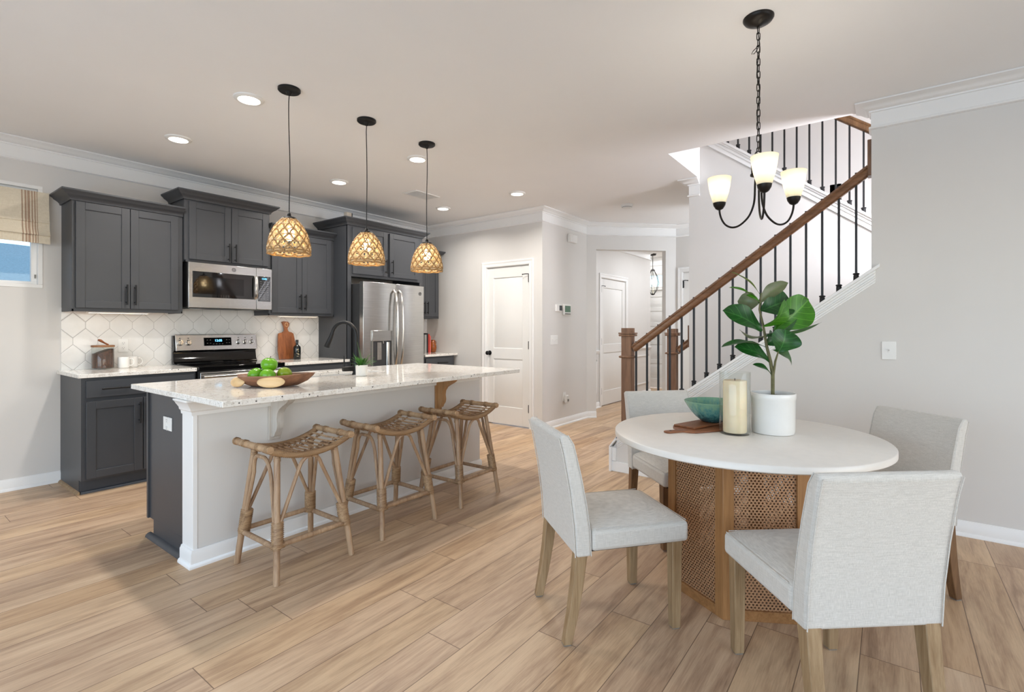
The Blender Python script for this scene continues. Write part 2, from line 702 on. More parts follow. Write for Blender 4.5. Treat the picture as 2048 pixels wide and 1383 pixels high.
def quartz():
    m = bpy.data.materials.new('quartz')
    nt, N, L, out = nodes(m)
    g = N.new('ShaderNodeNewGeometry')
    v = g.outputs['Position']
    n1 = noise(nt, v, 26, 4, 0.65)
    n2 = noise(nt, v, 95, 3, 0.6)
    base = ramp(nt, mth(nt, 'ADD', mth(nt, 'MULTIPLY', n1, 0.6), mth(nt, 'MULTIPLY', n2, 0.4)),
                [(0.36, lin((206, 198, 188))), (0.47, lin((232, 228, 221))), (0.62, lin((240, 237, 232)))])

    def specks(scale, th, chance):
        vo = N.new('ShaderNodeTexVoronoi')
        vo.inputs['Scale'].default_value = scale
        L.new(v, vo.inputs['Vector'])
        s2 = N.new('ShaderNodeSeparateXYZ')
        L.new(vo.outputs['Color'], s2.inputs[0])
        return mth(nt, 'MULTIPLY', mth(nt, 'LESS_THAN', vo.outputs['Distance'], th), mth(nt, 'GREATER_THAN', s2.outputs[0], chance))
    c = mixc(nt, mth(nt, 'MULTIPLY', specks(120, 0.34, 0.72), 0.5), base, lin((146, 136, 126)))
    c = mixc(nt, mth(nt, 'MULTIPLY', specks(60, 0.27, 0.86), 0.9), c, lin((62, 58, 56)))
    bsdf(nt, out, c, 0.07, 0, None, 0.5)
    MATS['quartz'] = m


quartz()


def tiles():
    m = bpy.data.materials.new('hex_tile')
    nt, N, L, out = nodes(m)
    g = N.new('ShaderNodeNewGeometry')
    sep = N.new('ShaderNodeSeparateXYZ')
    L.new(g.outputs['Position'], sep.inputs[0])
    px, ph, s, sl = 0.165, 0.135, 0.055, 0.080

    def edge(dx, dz):
        # lattice of pointy hexagons, centres at (1.8155 + dx + i*px, 1.287 + dz + j*2*ph)
        u = mth(nt, 'SUBTRACT', mth(nt, 'FRACT', mth(nt, 'ADD', mth(nt, 'DIVIDE', mth(nt, 'SUBTRACT', sep.outputs[0], 1.8155 + dx), px), 0.5)), 0.5)
        w = mth(nt, 'SUBTRACT', mth(nt, 'FRACT', mth(nt, 'ADD', mth(nt, 'DIVIDE', mth(nt, 'SUBTRACT', sep.outputs[2], 1.287 + dz), 2 * ph), 0.5)), 0.5)
        ax = mth(nt, 'MULTIPLY', mth(nt, 'ABSOLUTE', u), px)
        az = mth(nt, 'MULTIPLY', mth(nt, 'ABSOLUTE', w), 2 * ph)
        d1 = mth(nt, 'SUBTRACT', px / 2, ax)
        k = sl / (px / 2)
        d2 = mth(nt, 'MULTIPLY', mth(nt, 'SUBTRACT', s / 2 + sl, mth(nt, 'ADD', az, mth(nt, 'MULTIPLY', ax, k))), 1 / sqrt(1 + k * k))
        return mth(nt, 'MINIMUM', d1, d2)
    d = mth(nt, 'MAXIMUM', edge(0, 0), edge(px / 2, ph))
    line = mth(nt, 'LESS_THAN', d, 0.001)
    n = noise(nt, g.outputs['Position'], 7, 3)
    base = ramp(nt, n, [(0.3, lin((226, 224, 220))), (0.7, lin((236, 234, 231)))])
    col = mixc(nt, line, base, lin((150, 146, 141)))
    hh = mth(nt, 'ADD', mth(nt, 'MINIMUM', mth(nt, 'DIVIDE', d, 0.006), 1.0), mth(nt, 'MULTIPLY', n, 0.5))
    rough = mth(nt, 'ADD', mth(nt, 'MULTIPLY', line, 0.6), 0.1)
    bsdf(nt, out, col, rough, 0, bump(nt, hh, 0.35, 0.002))
    MATS['hex_tile'] = m


tiles()


def cane():
    m = bpy.data.materials.new('cane_web')
    nt, N, L, out = nodes(m)
    t = N.new('ShaderNodeTexCoord')
    sep = N.new('ShaderNodeSeparateXYZ')
    L.new(t.outputs['Object'], sep.inputs[0])
    P = 0.0125
    rowf = mth(nt, 'DIVIDE', sep.outputs[2], P * 0.95)
    odd = mth(nt, 'MULTIPLY', mth(nt, 'MODULO', mth(nt, 'FLOOR', mth(nt, 'ADD', rowf, 200)), 2.0), 0.5)
    u = mth(nt, 'ABSOLUTE', mth(nt, 'SUBTRACT', mth(nt, 'FRACT', mth(nt, 'ADD', mth(nt, 'DIVIDE', sep.outputs[0], P * 1.25), mth(nt, 'ADD', odd, 50))), 0.5))
    w = mth(nt, 'ABSOLUTE', mth(nt, 'SUBTRACT', mth(nt, 'FRACT', mth(nt, 'ADD', rowf, 200)), 0.5))
    r = mth(nt, 'MAXIMUM', mth(nt, 'MAXIMUM', mth(nt, 'MULTIPLY', u, 1.25), w), mth(nt, 'MULTIPLY', mth(nt, 'ADD', mth(nt, 'MULTIPLY', u, 1.25), w), 0.72))
    hole = mth(nt, 'LESS_THAN', r, 0.35)
    n = noise(nt, t.outputs['Object'], 180, 3)
    col = ramp(nt, n, [(0.3, lin((140, 98, 68))), (0.7, lin((186, 144, 106)))])
    p = bsdf(nt, out, col, 0.5, 0, bump(nt, r, 0.5, 0.002))
    tr = N.new('ShaderNodeBsdfTransparent')
    mx = N.new('ShaderNodeMixShader')
    L.new(hole, mx.inputs[0])
    L.new(p.outputs[0], mx.inputs[1])
    L.new(tr.outputs[0], mx.inputs[2])
    L.new(mx.outputs[0], out.inputs['Surface'])
    MATS['cane_web'] = m


cane()


def leafmat(name, top, under, vein):
    m = bpy.data.materials.new(name)
    nt, N, L, out = nodes(m)
    g = N.new('ShaderNodeNewGeometry')
    n = noise(nt, coords(nt), 22, 4)
    a = ramp(nt, n, [(0.3, lin(tuple(v * 0.8 for v in top))), (0.7, lin(top))])
    b = ramp(nt, n, [(0.3, lin(tuple(v * 0.85 for v in under))), (0.7, lin(under))])
    uv = N.new('ShaderNodeUVMap')
    su = N.new('ShaderNodeSeparateXYZ')
    L.new(uv.outputs[0], su.inputs[0])
    c = mth(nt, 'ABSOLUTE', mth(nt, 'SUBTRACT', su.outputs[1], 0.5))
    mid = mth(nt, 'LESS_THAN', c, 0.022)
    side = mth(nt, 'LESS_THAN', mth(nt, 'ABSOLUTE', mth(nt, 'SUBTRACT', mth(nt, 'FRACT', mth(nt, 'SUBTRACT', mth(nt, 'MULTIPLY', su.outputs[0], 6), mth(nt, 'MULTIPLY', c, 3.2))), 0.5)), 0.045)
    ve = mth(nt, 'MULTIPLY', mth(nt, 'MAXIMUM', mid, side), 0.45)
    a = mixc(nt, ve, a, lin(vein))
    b = mixc(nt, ve, b, lin(vein))
    col = mixc(nt, g.outputs['Backfacing'], a, b)
    bsdf(nt, out, col, 0.36, 0, bump(nt, n, 0.3, 0.004), 0.4)
    MATS[name] = m


leafmat('leaf_dark', (24, 82, 26), (104, 122, 82), (70, 134, 62))
leafmat('leaf_bright', (60, 124, 20), (120, 150, 70), (110, 170, 60))
leafmat('leaf_olive', (46, 92, 34), (112, 120, 88), (90, 124, 70))
leafmat('fern_green', (70, 128, 44), (80, 130, 60), (90, 140, 60))


def glaze():
    m = bpy.data.materials.new('teal_glaze')
    nt, N, L, out = nodes(m)
    t = N.new('ShaderNodeTexCoord')
    sep = N.new('ShaderNodeSeparateXYZ')
    L.new(t.outputs['Object'], sep.inputs[0])
    n = noise(nt, coords(nt, (1, 1, 0.35)), 75, 4, 0.7)
    f = mth(nt, 'ADD', mth(nt, 'MULTIPLY', sep.outputs[2], 5.0), mth(nt, 'MULTIPLY', n, 0.9))
    col = ramp(nt, f, [(0.28, lin((44, 92, 116))), (0.5, lin((38, 86, 88))), (0.7, lin((86, 144, 140))), (0.95, lin((126, 166, 138)))])
    bsdf(nt, out, col, 0.18, 0, bump(nt, n, 0.2, 0.001))
    MATS['teal_glaze'] = m


glaze()
M('bowl_inside_green', (92, 128, 92), 0.25, var=0.4, nscale=50)


def jute():
    m = bpy.data.materials.new('jute_rope')
    nt, N, L, out = nodes(m)
    n = noise(nt, coords(nt), 150, 3)
    col = ramp(nt, n, [(0.3, lin((134, 102, 66))), (0.7, lin((190, 156, 112)))])
    p = bsdf(nt, out, col, 0.8, 0, bump(nt, n, 0.5, 0.002), 0.2)
    MATS['jute_rope'] = m
    m = bpy.data.materials.new('shell_fill')
    nt, N, L, out = nodes(m)
    n = noise(nt, coords(nt), 60, 3)
    col = ramp(nt, n, [(0.35, lin((236, 218, 182))), (0.65, lin((252, 246, 230)))])
    df = N.new('ShaderNodeBsdfDiffuse')
    tl = N.new('ShaderNodeBsdfTranslucent')
    L.new(col, df.inputs[0])
    L.new(col, tl.inputs[0])
    mx = N.new('ShaderNodeMixShader')
    mx.inputs[0].default_value = 0.6
    L.new(df.outputs[0], mx.inputs[1])
    L.new(tl.outputs[0], mx.inputs[2])
    L.new(mx.outputs[0], out.inputs['Surface'])
    MATS['shell_fill'] = m


jute()


def opal():
    m = bpy.data.materials.new('opal_glass')
    nt, N, L, out = nodes(m)
    t = N.new('ShaderNodeTexCoord')
    sep = N.new('ShaderNodeSeparateXYZ')
    L.new(t.outputs['Generated'], sep.inputs[0])
    df = N.new('ShaderNodeBsdfTranslucent')
    df.inputs[0].default_value = (0.95, 0.93, 0.86, 1)
    gl = N.new('ShaderNodeBsdfDiffuse')
    n = noise(nt, coords(nt), 8, 2)
    L.new(ramp(nt, n, [(0.3, lin((238, 234, 218))), (0.7, lin((244, 240, 226)))]), gl.inputs[0])
    mx = N.new('ShaderNodeMixShader')
    mx.inputs[0].default_value = 0.35
    L.new(df.outputs[0], mx.inputs[1])
    L.new(gl.outputs[0], mx.inputs[2])
    L.new(mx.outputs[0], out.inputs['Surface'])
    MATS['opal_glass'] = m


opal()
thin_glass('clear_glass', (0.97, 0.98, 0.97))
thin_glass('window_glass', (0.95, 0.98, 1.0), 0.5)
emit('downlight_lens', (255, 246, 232), 9.0)
emit('bulb_warm', (255, 224, 170), 30.0)
emit('bulb_soft', (255, 240, 214), 14.0)
emit('clock_blue', (120, 205, 255), 2.2)
emit('lantern_bulb', (255, 236, 205), 14.0)
emit('strip_light', (255, 238, 214), 2.0)
# ------------------------------------------------------------------ setting: floor, walls, ceiling, trim
def struct(name, mat, boxes=None, mb=None, bevel=0, parent=None):
    mb = mb or MB()
    for b in boxes or []:
        mb.box(*b)
    o = mb.build(name, mat, parent, bevel)
    o['kind'] = 'structure'
    return o


KY, PX, TY, RX = 5.46, 5.17, 3.42, 4.10
struct('floor', 'floor_planks', [(-2.72, 11.5, -3.72, 5.58, -0.1, 0)])
struct('ceiling', 'ceiling_paint', [(-2.72, 4.22, -3.72, 5.58, CH, CH + .31), (4.22, 11.5, 1.51, 5.58, CH, CH + .31),
                                    (6.27, 11.5, -3.72, 1.51, CH, CH + .31), (4.22, 6.15, -3.72, -1.2, CH, CH + .31)])
struct('wall_kitchen', 'wall_paint', [(-2.6, -.25, KY, KY + .12, 0, CH), (.97, PX + .12, KY, KY + .12, 0, CH),
                                      (-.25, .97, KY, KY + .12, 0, 1.583), (-.25, .97, KY, KY + .12, 2.40, CH)])
struct('wall_pantry', 'wall_paint', [(PX, PX + .12, TY, 3.619, 0, CH), (PX, PX + .12, 4.308, KY, 0, CH), (PX, PX + .12, 3.619, 4.308, 2.06, CH)])
struct('wall_hall', 'wall_paint', [(PX + .12, 6.33, TY, TY + .12, 0, CH)])
DM = Matrix.Translation((6.30, TY, 0)) @ Matrix.Rotation(radians(-45), 4, 'Z')
struct('wall_diagonal', 'wall_paint', mb=MB().box(0, .14, 0, .12, 0, CH).box(1.177, 1.334, 0, .12, 0, CH).box(.14, 1.177, 0, .12, 2.376, CH).xf(DM))
struct('wall_passage', 'wall_paint', [(7.243, 7.363, .5, 1.556, 0, CH), (7.243, 7.363, 2.376, 2.50, 0, CH), (7.243, 7.363, 1.556, 2.376, 2.06, CH), (6.15, 7.363, .4, .5, 0, CH)])
struct('wall_hall_far', 'wall_paint', [(6.2, 7.318, 3.71, 3.83, 0, CH), (8.256, 9.39, 3.71, 3.83, 0, CH), (7.318, 8.256, 3.71, 3.83, 2.07, CH)])
struct('wall_foyer', 'wall_paint', [(9.27, 9.39, 3.83, KY, 0, CH), (9.27, 10.42, KY, KY + .12, 0, CH), (7.363, 10.42, 1.08, 1.2, 0, CH)])
struct('wall_front', 'wall_paint', [(10.3, 10.42, 1.2, 3.5, 0, CH), (10.3, 10.42, 4.42, KY, 0, CH), (10.3, 10.42, 3.5, 4.42, 2.40, CH), (10.3, 10.42, 3.5, 4.42, 2.06, 2.10)])
# right wall running into the sloping knee wall of the lower flight
SL = -.735


def capz(y):
    return 1.655 + SL * (y - .10)


struct('wall_right', 'wall_paint', mb=MB().prism([(-3.6, 0), (1.965, 0), (1.965, .205), (1.90, capz(1.90) - .03), (.10, capz(.10) - .03), (.10, CH), (-3.6, CH)], 'x', RX, RX + .12))


def upz(y):
    return 2.19 + .755 * (y - .159)


struct('wall_stair', 'wall_paint', mb=MB().prism([(-1.2, 0), (1.615, 0), (1.615, CH), (1.508, CH), (1.508, upz(1.508)), (-1.2, upz(-1.2))], 'x', 5.11, 5.23))
struct('wall_stair_far', 'wall_paint', [(6.15, 6.27, -1.3, 1.509, 0, 5.4), (6.15, 6.27, 1.509, 3.1, CH + .31, 5.4), (6.15, 6.27, 1.509, 1.615, 0, CH), (5.23, 6.15, 1.52, 1.615, 0, CH)])
struct('wall_stair_end', 'wall_paint', [(4.22, 6.15, -1.3, -1.2, 0, 5.4)])
struct('wall_upstairs', 'wall_paint', [(4.10, 4.22, -1.3, 3.1, CH + .31, 5.4), (4.22, 6.15, 3.0, 3.1, CH + .31, 5.4)])
struct('ceiling_upstairs', 'ceiling_paint', [(4.10, 6.27, -1.3, 3.1, 5.4, 5.5)])
struct('wall_left', 'wall_paint', [(-2.72, -2.6, -3.72, -1.7, 0, CH), (-2.72, -2.6, 3.7, KY + .12, 0, CH), (-2.72, -2.6, -1.7, 3.7, 2.28, CH)])
struct('wall_rear', 'wall_paint', [(-2.6, -1.2, -3.72, -3.6, 0, CH), (3.6, 4.22, -3.72, -3.6, 0, CH), (-1.2, 3.6, -3.72, -3.6, 0, .55), (-1.2, 3.6, -3.72, -3.6, 2.42, CH)])

CROWN = [(0, CH - .001), (.088, CH - .001), (.088, CH - .010), (.080, CH - .014), (.062, CH - .020), (.042, CH - .034), (.026, CH - .045), (.014, CH - .047), (.012, CH - .056), (0, CH - .058)]
BEAD = [(0, CH - .148), (.010, CH - .149), (.014, CH - .156), (.014, CH - .162), (.006, CH - .168), (0, CH - .170)]
FRZ = [(0, CH - .05), (.002, CH - .05), (.002, CH - .150), (0, CH - .150)]


def crown(name, path, side=1):
    struct(name, 'trim_paint', mb=MB().sweep(path, CROWN, side).sweep(path, BEAD, side).sweep(path, FRZ, side))


crown('trim_1', [(-2.6, KY), (PX, KY), (PX, TY), (6.30, TY), (7.243, 2.477), (7.243, .5)])
crown('trim_2', [(RX, -3.6), (RX, .10), (RX + .12, .10)], -1)
crown('trim_3', [(5.11, 1.512), (5.11, 1.615), (6.15, 1.615)], -1)
crown('trim_4', [(6.32, 3.71), (9.39, 3.71), (9.39, KY)])
crown('trim_5', [(10.3, KY), (10.3, 1.2)])
BASE = [(0, 0), (.024, 0), (.024, .010), (.019, .019), (.013, .022), (.013, .074), (.008, .082), (.006, .090), (0, .092)]


def baseboard(name, path, side=1):
    struct(name, 'trim_paint', mb=MB().sweep(path, BASE, side))


baseboard('baseboard_kitchen', [(-2.6, KY), (1.078, KY)])
baseboard('baseboard_pantry', [(PX, 3.552), (PX, TY), (6.30, TY), (6.30 + .14 * .7071, TY - .14 * .7071)])
baseboard('baseboard_right', [(RX, -3.6), (RX, 1.60)], -1)
baseboard('baseboard_passage', [(7.243 - .157 * .7071, 2.477 + .157 * .7071), (7.243, 2.477), (7.243, 2.45)])
baseboard('baseboard_hall', [(6.4, 3.71), (7.24, 3.71)])
baseboard('baseboard_hall_far', [(8.36, 3.71), (9.39, 3.71)])
# hall chair rail and wainscot frames
RAIL = [(0, .86), (.012, .865), (.016, .885), (.026, .895), (.026, .905), (0, .91)]


def wain(mb, x0, x1, z0, z1, y):
    for (a, b, c, d) in ((x0, x1, z0, z0 + .02), (x0, x1, z1 - .02, z1), (x0, x0 + .02, z0, z1), (x1 - .02, x1, z0, z1)):
        mb.box(a, b, y - .012, y, c, d)


mb = MB().sweep([(6.35, 3.71), (7.235, 3.71)], RAIL).sweep([(8.345, 3.71), (9.39, 3.71), (9.39, 3.9)], RAIL)
wain(mb, 6.55, 7.15, .22, .76, 3.71)
wain(mb, 8.48, 9.28, .22, .76, 3.71)
struct('trim_6', 'trim_paint', mb=mb)
# knee-wall cap and moulding, upper-flight stringer trim
mb = MB()
y0, y1 = .065, 1.92


def band(mb, x0, x1, ya, yb, zf, lo, hi):
    mb.prism([(ya, zf(ya) + lo), (yb, zf(yb) + lo), (yb, zf(yb) + hi), (ya, zf(ya) + hi)], 'x', x0, x1)


band(mb, RX - .038, RX + .155, y0 - .01, y1, capz, -.028, -.004)
for i, (o, lo, hi) in enumerate(((.026, -.046, -.028), (.018, -.066, -.046), (.022, -.080, -.066), (.012, -.098, -.080), (.008, -.112, -.098))):
    band(mb, RX - o, RX + .001, y0 + .012, y1, capz, lo, hi)
    band(mb, RX + .119, RX + .12 + o, .105, y1, capz, lo, hi)
mb.box(RX - .038, RX + .155, 1.965, 1.985, 0.001, .215)
mb.prism([(1.985, .205), (1.985, .222), (1.915, capz(1.915) - .004), (1.90, capz(1.90) - .028)], 'x', RX - .038, RX + .155)
mb.box(RX - .012, RX, 1.93, 1.966, .09, .21)
mb.box(RX - .012, RX, 1.60, 1.966, 0, .088)
struct('trim_7', 'trim_paint', mb=mb, bevel=.003)
mb = MB()
band(mb, 5.075, 5.265, -.9, 1.505, upz, 0, .024)
for (o, lo, hi) in ((.024, -.020, 0), (.014, -.042, -.020), (.018, -.052, -.042), (.010, -.085, -.052), (.014, -.100, -.085)):
    band(mb, 5.11 - o, 5.111, -.9, 1.505, upz, lo, hi)
struct('trim_8', 'trim_paint', mb=mb)


# ------------------------------------------------------------------ doors
def panel_door(name, loc, rz, w, h, hinge_right, rows, knob=None, latch=False, casing=True, cw=.07, wall=.0):
    t = thing(name, None, None, loc, rz, kind='structure')
    mb = MB()
    st = .11
    mb.box(.004, w - .004, .012, .035, .012, h - .004)
    mb.box(.004, st, 0, .02, .012, h - .004).box(w - st, w - .004, 0, .02, .012, h - .004)
    zs = [.012] + [z for r in rows for z in r] + [h - .004]
    for a, b in zip(zs[0::2], zs[1::2]):
        mb.box(st, w - st, 0, .02, a, b)
    for (a, b) in rows:
        fx0, fx1 = st + .03, w - st - .03
        mb.add([(st, .012, a), (w - st, .012, a), (w - st, .012, b), (st, .012, b), (fx0, .003, a + .03), (fx1, .003, a + .03), (fx1, .003, b - .03), (fx0, .003, b - .03)],
               [(0, 1, 5, 4), (1, 2, 6, 5), (2, 3, 7, 6), (3, 0, 4, 7), (4, 5, 6, 7)])
    mb.build('door_panel', 'door_paint', t, .0025)
    if casing:
        mb = MB()
        d = .012 + wall
        mb.sweep3([(-.003, 0), (-.003, h + .004), (w + .003, h + .004), (w + .003, 0)], [(0, d - .003), (0, d + .008), (.008, d + .012), (cw * .6, d + .012), (cw * .7, d + .017), (cw - .008, d + .02), (cw, d + .015), (cw, d - .003)])
        mb.build('casing', 'trim_paint', t, sharp=25)
        MB().sweep3([(-.003, 0), (-.003, h + .004), (w + .003, h + .004), (w + .003, 0)], [(0, d - .004), (0, -.09), (-.006, -.09), (-.006, d - .004)]).build('jamb', 'trim_paint', t, sharp=25)
    hx = w - .002 if hinge_right else .002
    for k, z in enumerate((.20, 1.0, 1.84)):
        mb = MB().box(hx - .011, hx + .011, -.014, .002, z, z + .095).tube([(hx, -.014, z - .004), (hx, -.014, z + .099)], .006)
        if k == 2 and latch:
            s = -1 if hinge_right else 1
            mb.tube([(hx, -.016, z + .102), (hx + s * .045, -.03, z + .104), (hx + s * .075, -.045, z + .098)], .005)
            mb.ball((hx + s * .075, -.045, z + .098), .008)
        mb.build('hinge', 'black_metal', t)
    if knob is not None:
        mb = MB().lathe([(.030, 0), (.030, .008), (.012, .012), (.011, .03), (.022, .038), (.028, .05), (.026, .062), (.014, .070)], 20)
        mb.xf(Matrix.Translation((knob, 0, .935)) @ Matrix.Rotation(radians(90), 4, 'X'))
        mb.build('knob', 'black_metal', t)
    return t


panel_door('door_1', (PX + .012, 4.308, 0), radians(-90), .689, 2.06, True, [(.24, .86), (1.00, 1.92)], .045, True)
panel_door('door_2', (7.318, 3.722, 0), 0, .938, 2.07, False, [(.24, .86), (1.00, 1.92)], .88, True)
panel_door('door_3', (7.255, 2.376, 0), radians(-90), .82, 2.06, False, [(.24, .86), (1.00, 1.92)], None, True)
panel_door('door_4', (10.32, 4.42, 0), radians(-90), .92, 2.06, True, [(.2, .52), (.6, .92), (1.0, 1.3), (1.38, 1.62), (1.70, 1.92)], .06, wall=.008)
t = wthing('window_2', None, None, (10.33, 3.96, 2.1), kind='structure')
MB().box(10.31, 10.37, 3.5, 4.42, 2.10, 2.125).box(10.31, 10.37, 3.5, 4.42, 2.375, 2.40).box(10.31, 10.37, 3.5, 3.53, 2.125, 2.375).box(10.31, 10.37, 4.39, 4.42, 2.125, 2.375).build('window_frame', 'trim_paint', t)
MB().box(10.335, 10.340, 3.53, 4.39, 2.125, 2.375).build('window_pane', 'window_glass', t)

# kitchen window
t = wthing('window_1', None, None, (.36, KY, 1.6), kind='structure')
mb = MB()
for (a, b, c, d) in ((-.25, .97, 1.583, 1.612), (-.25, .97, 2.372, 2.40), (-.25, -.221, 1.612, 2.372), (.941, .97, 1.612, 2.372)):
    mb.box(a, b, KY - .004, KY + .09, c, d)
for (a, b, c, d) in ((-.221, .941, 1.612, 1.634), (-.221, .941, 2.35, 2.372), (-.221, -.199, 1.634, 2.35), (.905, .941, 1.634, 2.35), (.34, .38, 1.634, 2.35)):
    mb.box(a, b, KY + .03, KY + .075, c, d)
mb.build('window_frame', 'trim_paint', t, .002)
MB().box(-.199, .905, KY + .05, KY + .055, 1.634, 2.35).build('window_pane', 'window_glass', t)
MB().box(.925, .932, KY + .02, KY + .03, 1.66, 1.69).build('latch', 'gray_plastic', t)

# roman shade
t = wthing('roman_shade', 'cream linen roman shade with brown stripes, folded up over the kitchen window', 'window shade', (.36, 5.43, 1.93))
mb = MB()
zz = [(2.345, 5.425), (2.25, 5.415), (2.125, 5.405), (2.10, 5.392), (2.095, 5.40), (2.05, 5.396), (2.01, 5.38), (1.995, 5.372), (1.99, 5.388), (1.96, 5.384), (1.93, 5.382)]


def shade_pts(x):
    return [(x, y + .004 * sin(x * 9 + z * 30), z + .006 * (1 if z < 2.0 else 0) * sin(x * 3)) for (z, y) in zz]


xs = [-.28 + i * .064 for i in range(21)]
n = len(zz)
rows = [shade_pts(min(x, 1.0)) for x in xs]
vs = [p for r in rows for p in r] + [(p[0], p[1] + .006, p[2]) for r in rows for p in r]
fs = []
K = len(rows) * n
for i in range(len(rows) - 1):
    for j in range(n - 1):
        a = i * n + j
        fs += [(a, a + n, a + n + 1, a + 1), (K + a, K + a + 1, K + a + n + 1, K + a + n)]
mb.add(vs, fs, True)
mb.add([(-.28, 5.426, 2.345), (1.0, 5.426, 2.345), (1.0, 5.455, 2.345), (-.28, 5.455, 2.345), (-.28, 5.426, 2.32), (1.0, 5.426, 2.32), (1.0, 5.455, 2.32), (-.28, 5.455, 2.32)],
       [(0, 1, 2, 3), (4, 7, 6, 5), (0, 4, 5, 1), (1, 5, 6, 2), (2, 6, 7, 3), (3, 7, 4, 0)])
mb.build('fabric', 'shade_linen', t, sharp=60)
mb = MB()
for (a, b) in ((.838, .845), (.856, .866), (.872, .886), (.895, .903), (.911, .919), (.926, .930)):
    for sx in (1, -1):
        x0, x1 = (a, b) if sx > 0 else (.72 - b, .72 - a)
        pa, pb = shade_pts(x0), shade_pts(x1)
        vs = [(p[0], p[1] - .0016, p[2]) for p in pa] + [(p[0], p[1] - .0016, p[2]) for p in pb]
        mb.add(vs, [(j, n + j, n + j + 1, j + 1) for j in range(n - 1)], True)
mb.build('stripes', 'shade_stripe', t)

# the neighbouring house outside the kitchen window
t = wthing('neighbour_house', 'house with a blue grey shingle roof and white trim, outside the kitchen window', 'house', (0, 17, -1))
mb = MB()
mb.add([(-9, 14.2, 2.2), (2.25, 14.2, 2.2), (2.62, 18, 3.42), (-9, 18, 3.42), (7, 13.2, 2.2), (7, 18.3, 3.30), (7, 23, 2.2), (-9, 23, 2.2)], [(0, 1, 2, 3), (1, 4, 5, 2), (5, 6, 7, 3, 2), (0, 3, 7), (4, 6, 5)])
mb.build('roof', 'roof_shingle', t)
MB().prism([(-2.2, 1.85), (1.95, 1.85), (-.1, 2.95)], 'y', 12.2, 15.5).build('gable', 'roof_shingle', t)
mb = MB()
mb.prism([(-2.3, 1.80), (-2.1, 1.80), (-.1, 2.84), (1.80, 1.80), (2.05, 1.80), (-.1, 3.0)], 'y', 12.0, 12.19)
mb.box(-9, 7, 14.0, 14.15, 2.02, 2.2)
mb.build('fascia', 'trim_paint', t)
MB().box(-8.8, 6.8, 14.5, 22.6, -1, 2.15).box(-1.9, 1.7, 12.3, 14.6, -1, 1.85).build('wall', 'siding_white', t)

# ------------------------------------------------------------------ staircase and railings
mb = MB()
for i in range(10):
    mb.box(4.225, 5.105, 1.80 - .25 * i - .25 - (0 if i < 9 else .9), 1.80 - .25 * i + .02, .185 * i, .185 * (i + 1) - .03)
st = wthing('staircase', 'white staircase behind the sloping knee wall with wooden treads', 'staircase', (4.66, 1.8, 0), kind='structure')
mb.build('risers', 'trim_paint', st)
mb = MB()
for i in range(10):
    mb.box(4.224, 5.106, 1.80 - .25 * i - .25 - (0 if i < 9 else .9), 1.80 - .25 * i + .045, .185 * (i + 1) - .03, .185 * (i + 1))
mb.build('treads', 'oak_rail', st)


def newel(name, x, y, z0, z1, parent):
    a = .044
    mb = MB().box(x - a, x + a, y - a, y + a, z0, z1)
    mb.box(x - .063, x + .063, y - .063, y + .063, z1 - .052, z1 - .040)
    mb.lathe([(.066, 0), (.070, .006), (.070, .014), (.064, .018)], 4, (0, 0, z1 - .072))
    k = len(mb.v) - 16
    mb.xf(Matrix.Translation((x, y, 0)) @ Matrix.Rotation(radians(45), 4, 'Z') @ Matrix.Scale(1.24, 4, (1, 0, 0)) @ Matrix.Scale(1.24, 4, (0, 1, 0)), k)
    k = len(mb.v)
    mb.lathe([(.064, 0), (.072, .007), (.072, .013), (.064, .020)], 4, (0, 0, z1 - .262))
    mb.xf(Matrix.Translation((x, y, 0)) @ Matrix.Rotation(radians(45), 4, 'Z') @ Matrix.Scale(1.2, 4, (1, 0, 0)) @ Matrix.Scale(1.2, 4, (0, 1, 0)), k)
    return mb.build(name, 'oak_post', parent, .002)


def handrail(parent, x, ya, za, yb, zb, mat='oak_rail'):
    d = Vector((0, yb - ya, zb - za))
    L = d.length
    prof = [(-.03, 0), (.03, 0), (.03, .012), (.024, .02), (.03, .03), (.033, .042), (.028, .054), (.014, .062), (-.014, .062), (-.028, .054), (-.033, .042), (-.03, .03), (-.024, .02), (-.03, .012)]
    mb = MB().prism(prof, 'y', 0, L)
    ang = atan2(zb - za, yb - ya)
    m = Matrix.Translation((x, ya, za)) @ Matrix.Rotation(ang, 4, 'X')
    mb.xf(m)
    return mb.build('handrail', mat, parent, sharp=30)


def balusters(parent, x, ys, footf, topf, knuckle=True, w=.0072):
    for y in ys:
        z0, z1 = footf(y), topf(y)
        mb = MB().tube([(x, y, z0), (x, y, z1)], w * 1.41, 4, sq=(1, 1), up=(1, 0, 0))
        b = mb.build('baluster', 'iron_black', parent)
        s = MB().lathe([(.010, .050), (.019, .047), (.021, .041), (.015, .035), (.017, .030), (.017, -.014)][::-1], 10, (x, y, z0))
        s.build('shoe', 'iron_black', b)


rail = wthing('stair_railing', 'oak handrail with square newel and black iron balusters along the lower stair flight', 'railing', (4.16, 1.84, 0))
newel('newel_post', 4.16, 1.848, capz(1.86) - .02, 1.262, rail)
RB = lambda y: 1.118 + (2.355 - 1.118) * (1.81 - y) / (1.81 - .14)
handrail(rail, 4.16, 1.81, RB(1.81) - .012, .125, RB(.125) - .012)
balusters(rail, 4.16, [.186 + .0991 * i for i in range(17)], lambda y: capz(y) - .004, lambda y: RB(y))
mb = MB().box(RX + .015, RX + .105, .098, .122, 2.28, 2.52)
mb.build('rosette', 'oak_post', rail, .004)
ur = wthing('upper_stair_railing', 'dark handrail and black iron balusters on the upper flight, seen through the ceiling opening', 'railing', (5.17, 0, 2.1))
UT = lambda y: upz(y) + .79
balusters(ur, 5.17, [.08 + .0990 * i for i in range(13)], lambda y: upz(y) + .024, lambda y: UT(y) - .03)
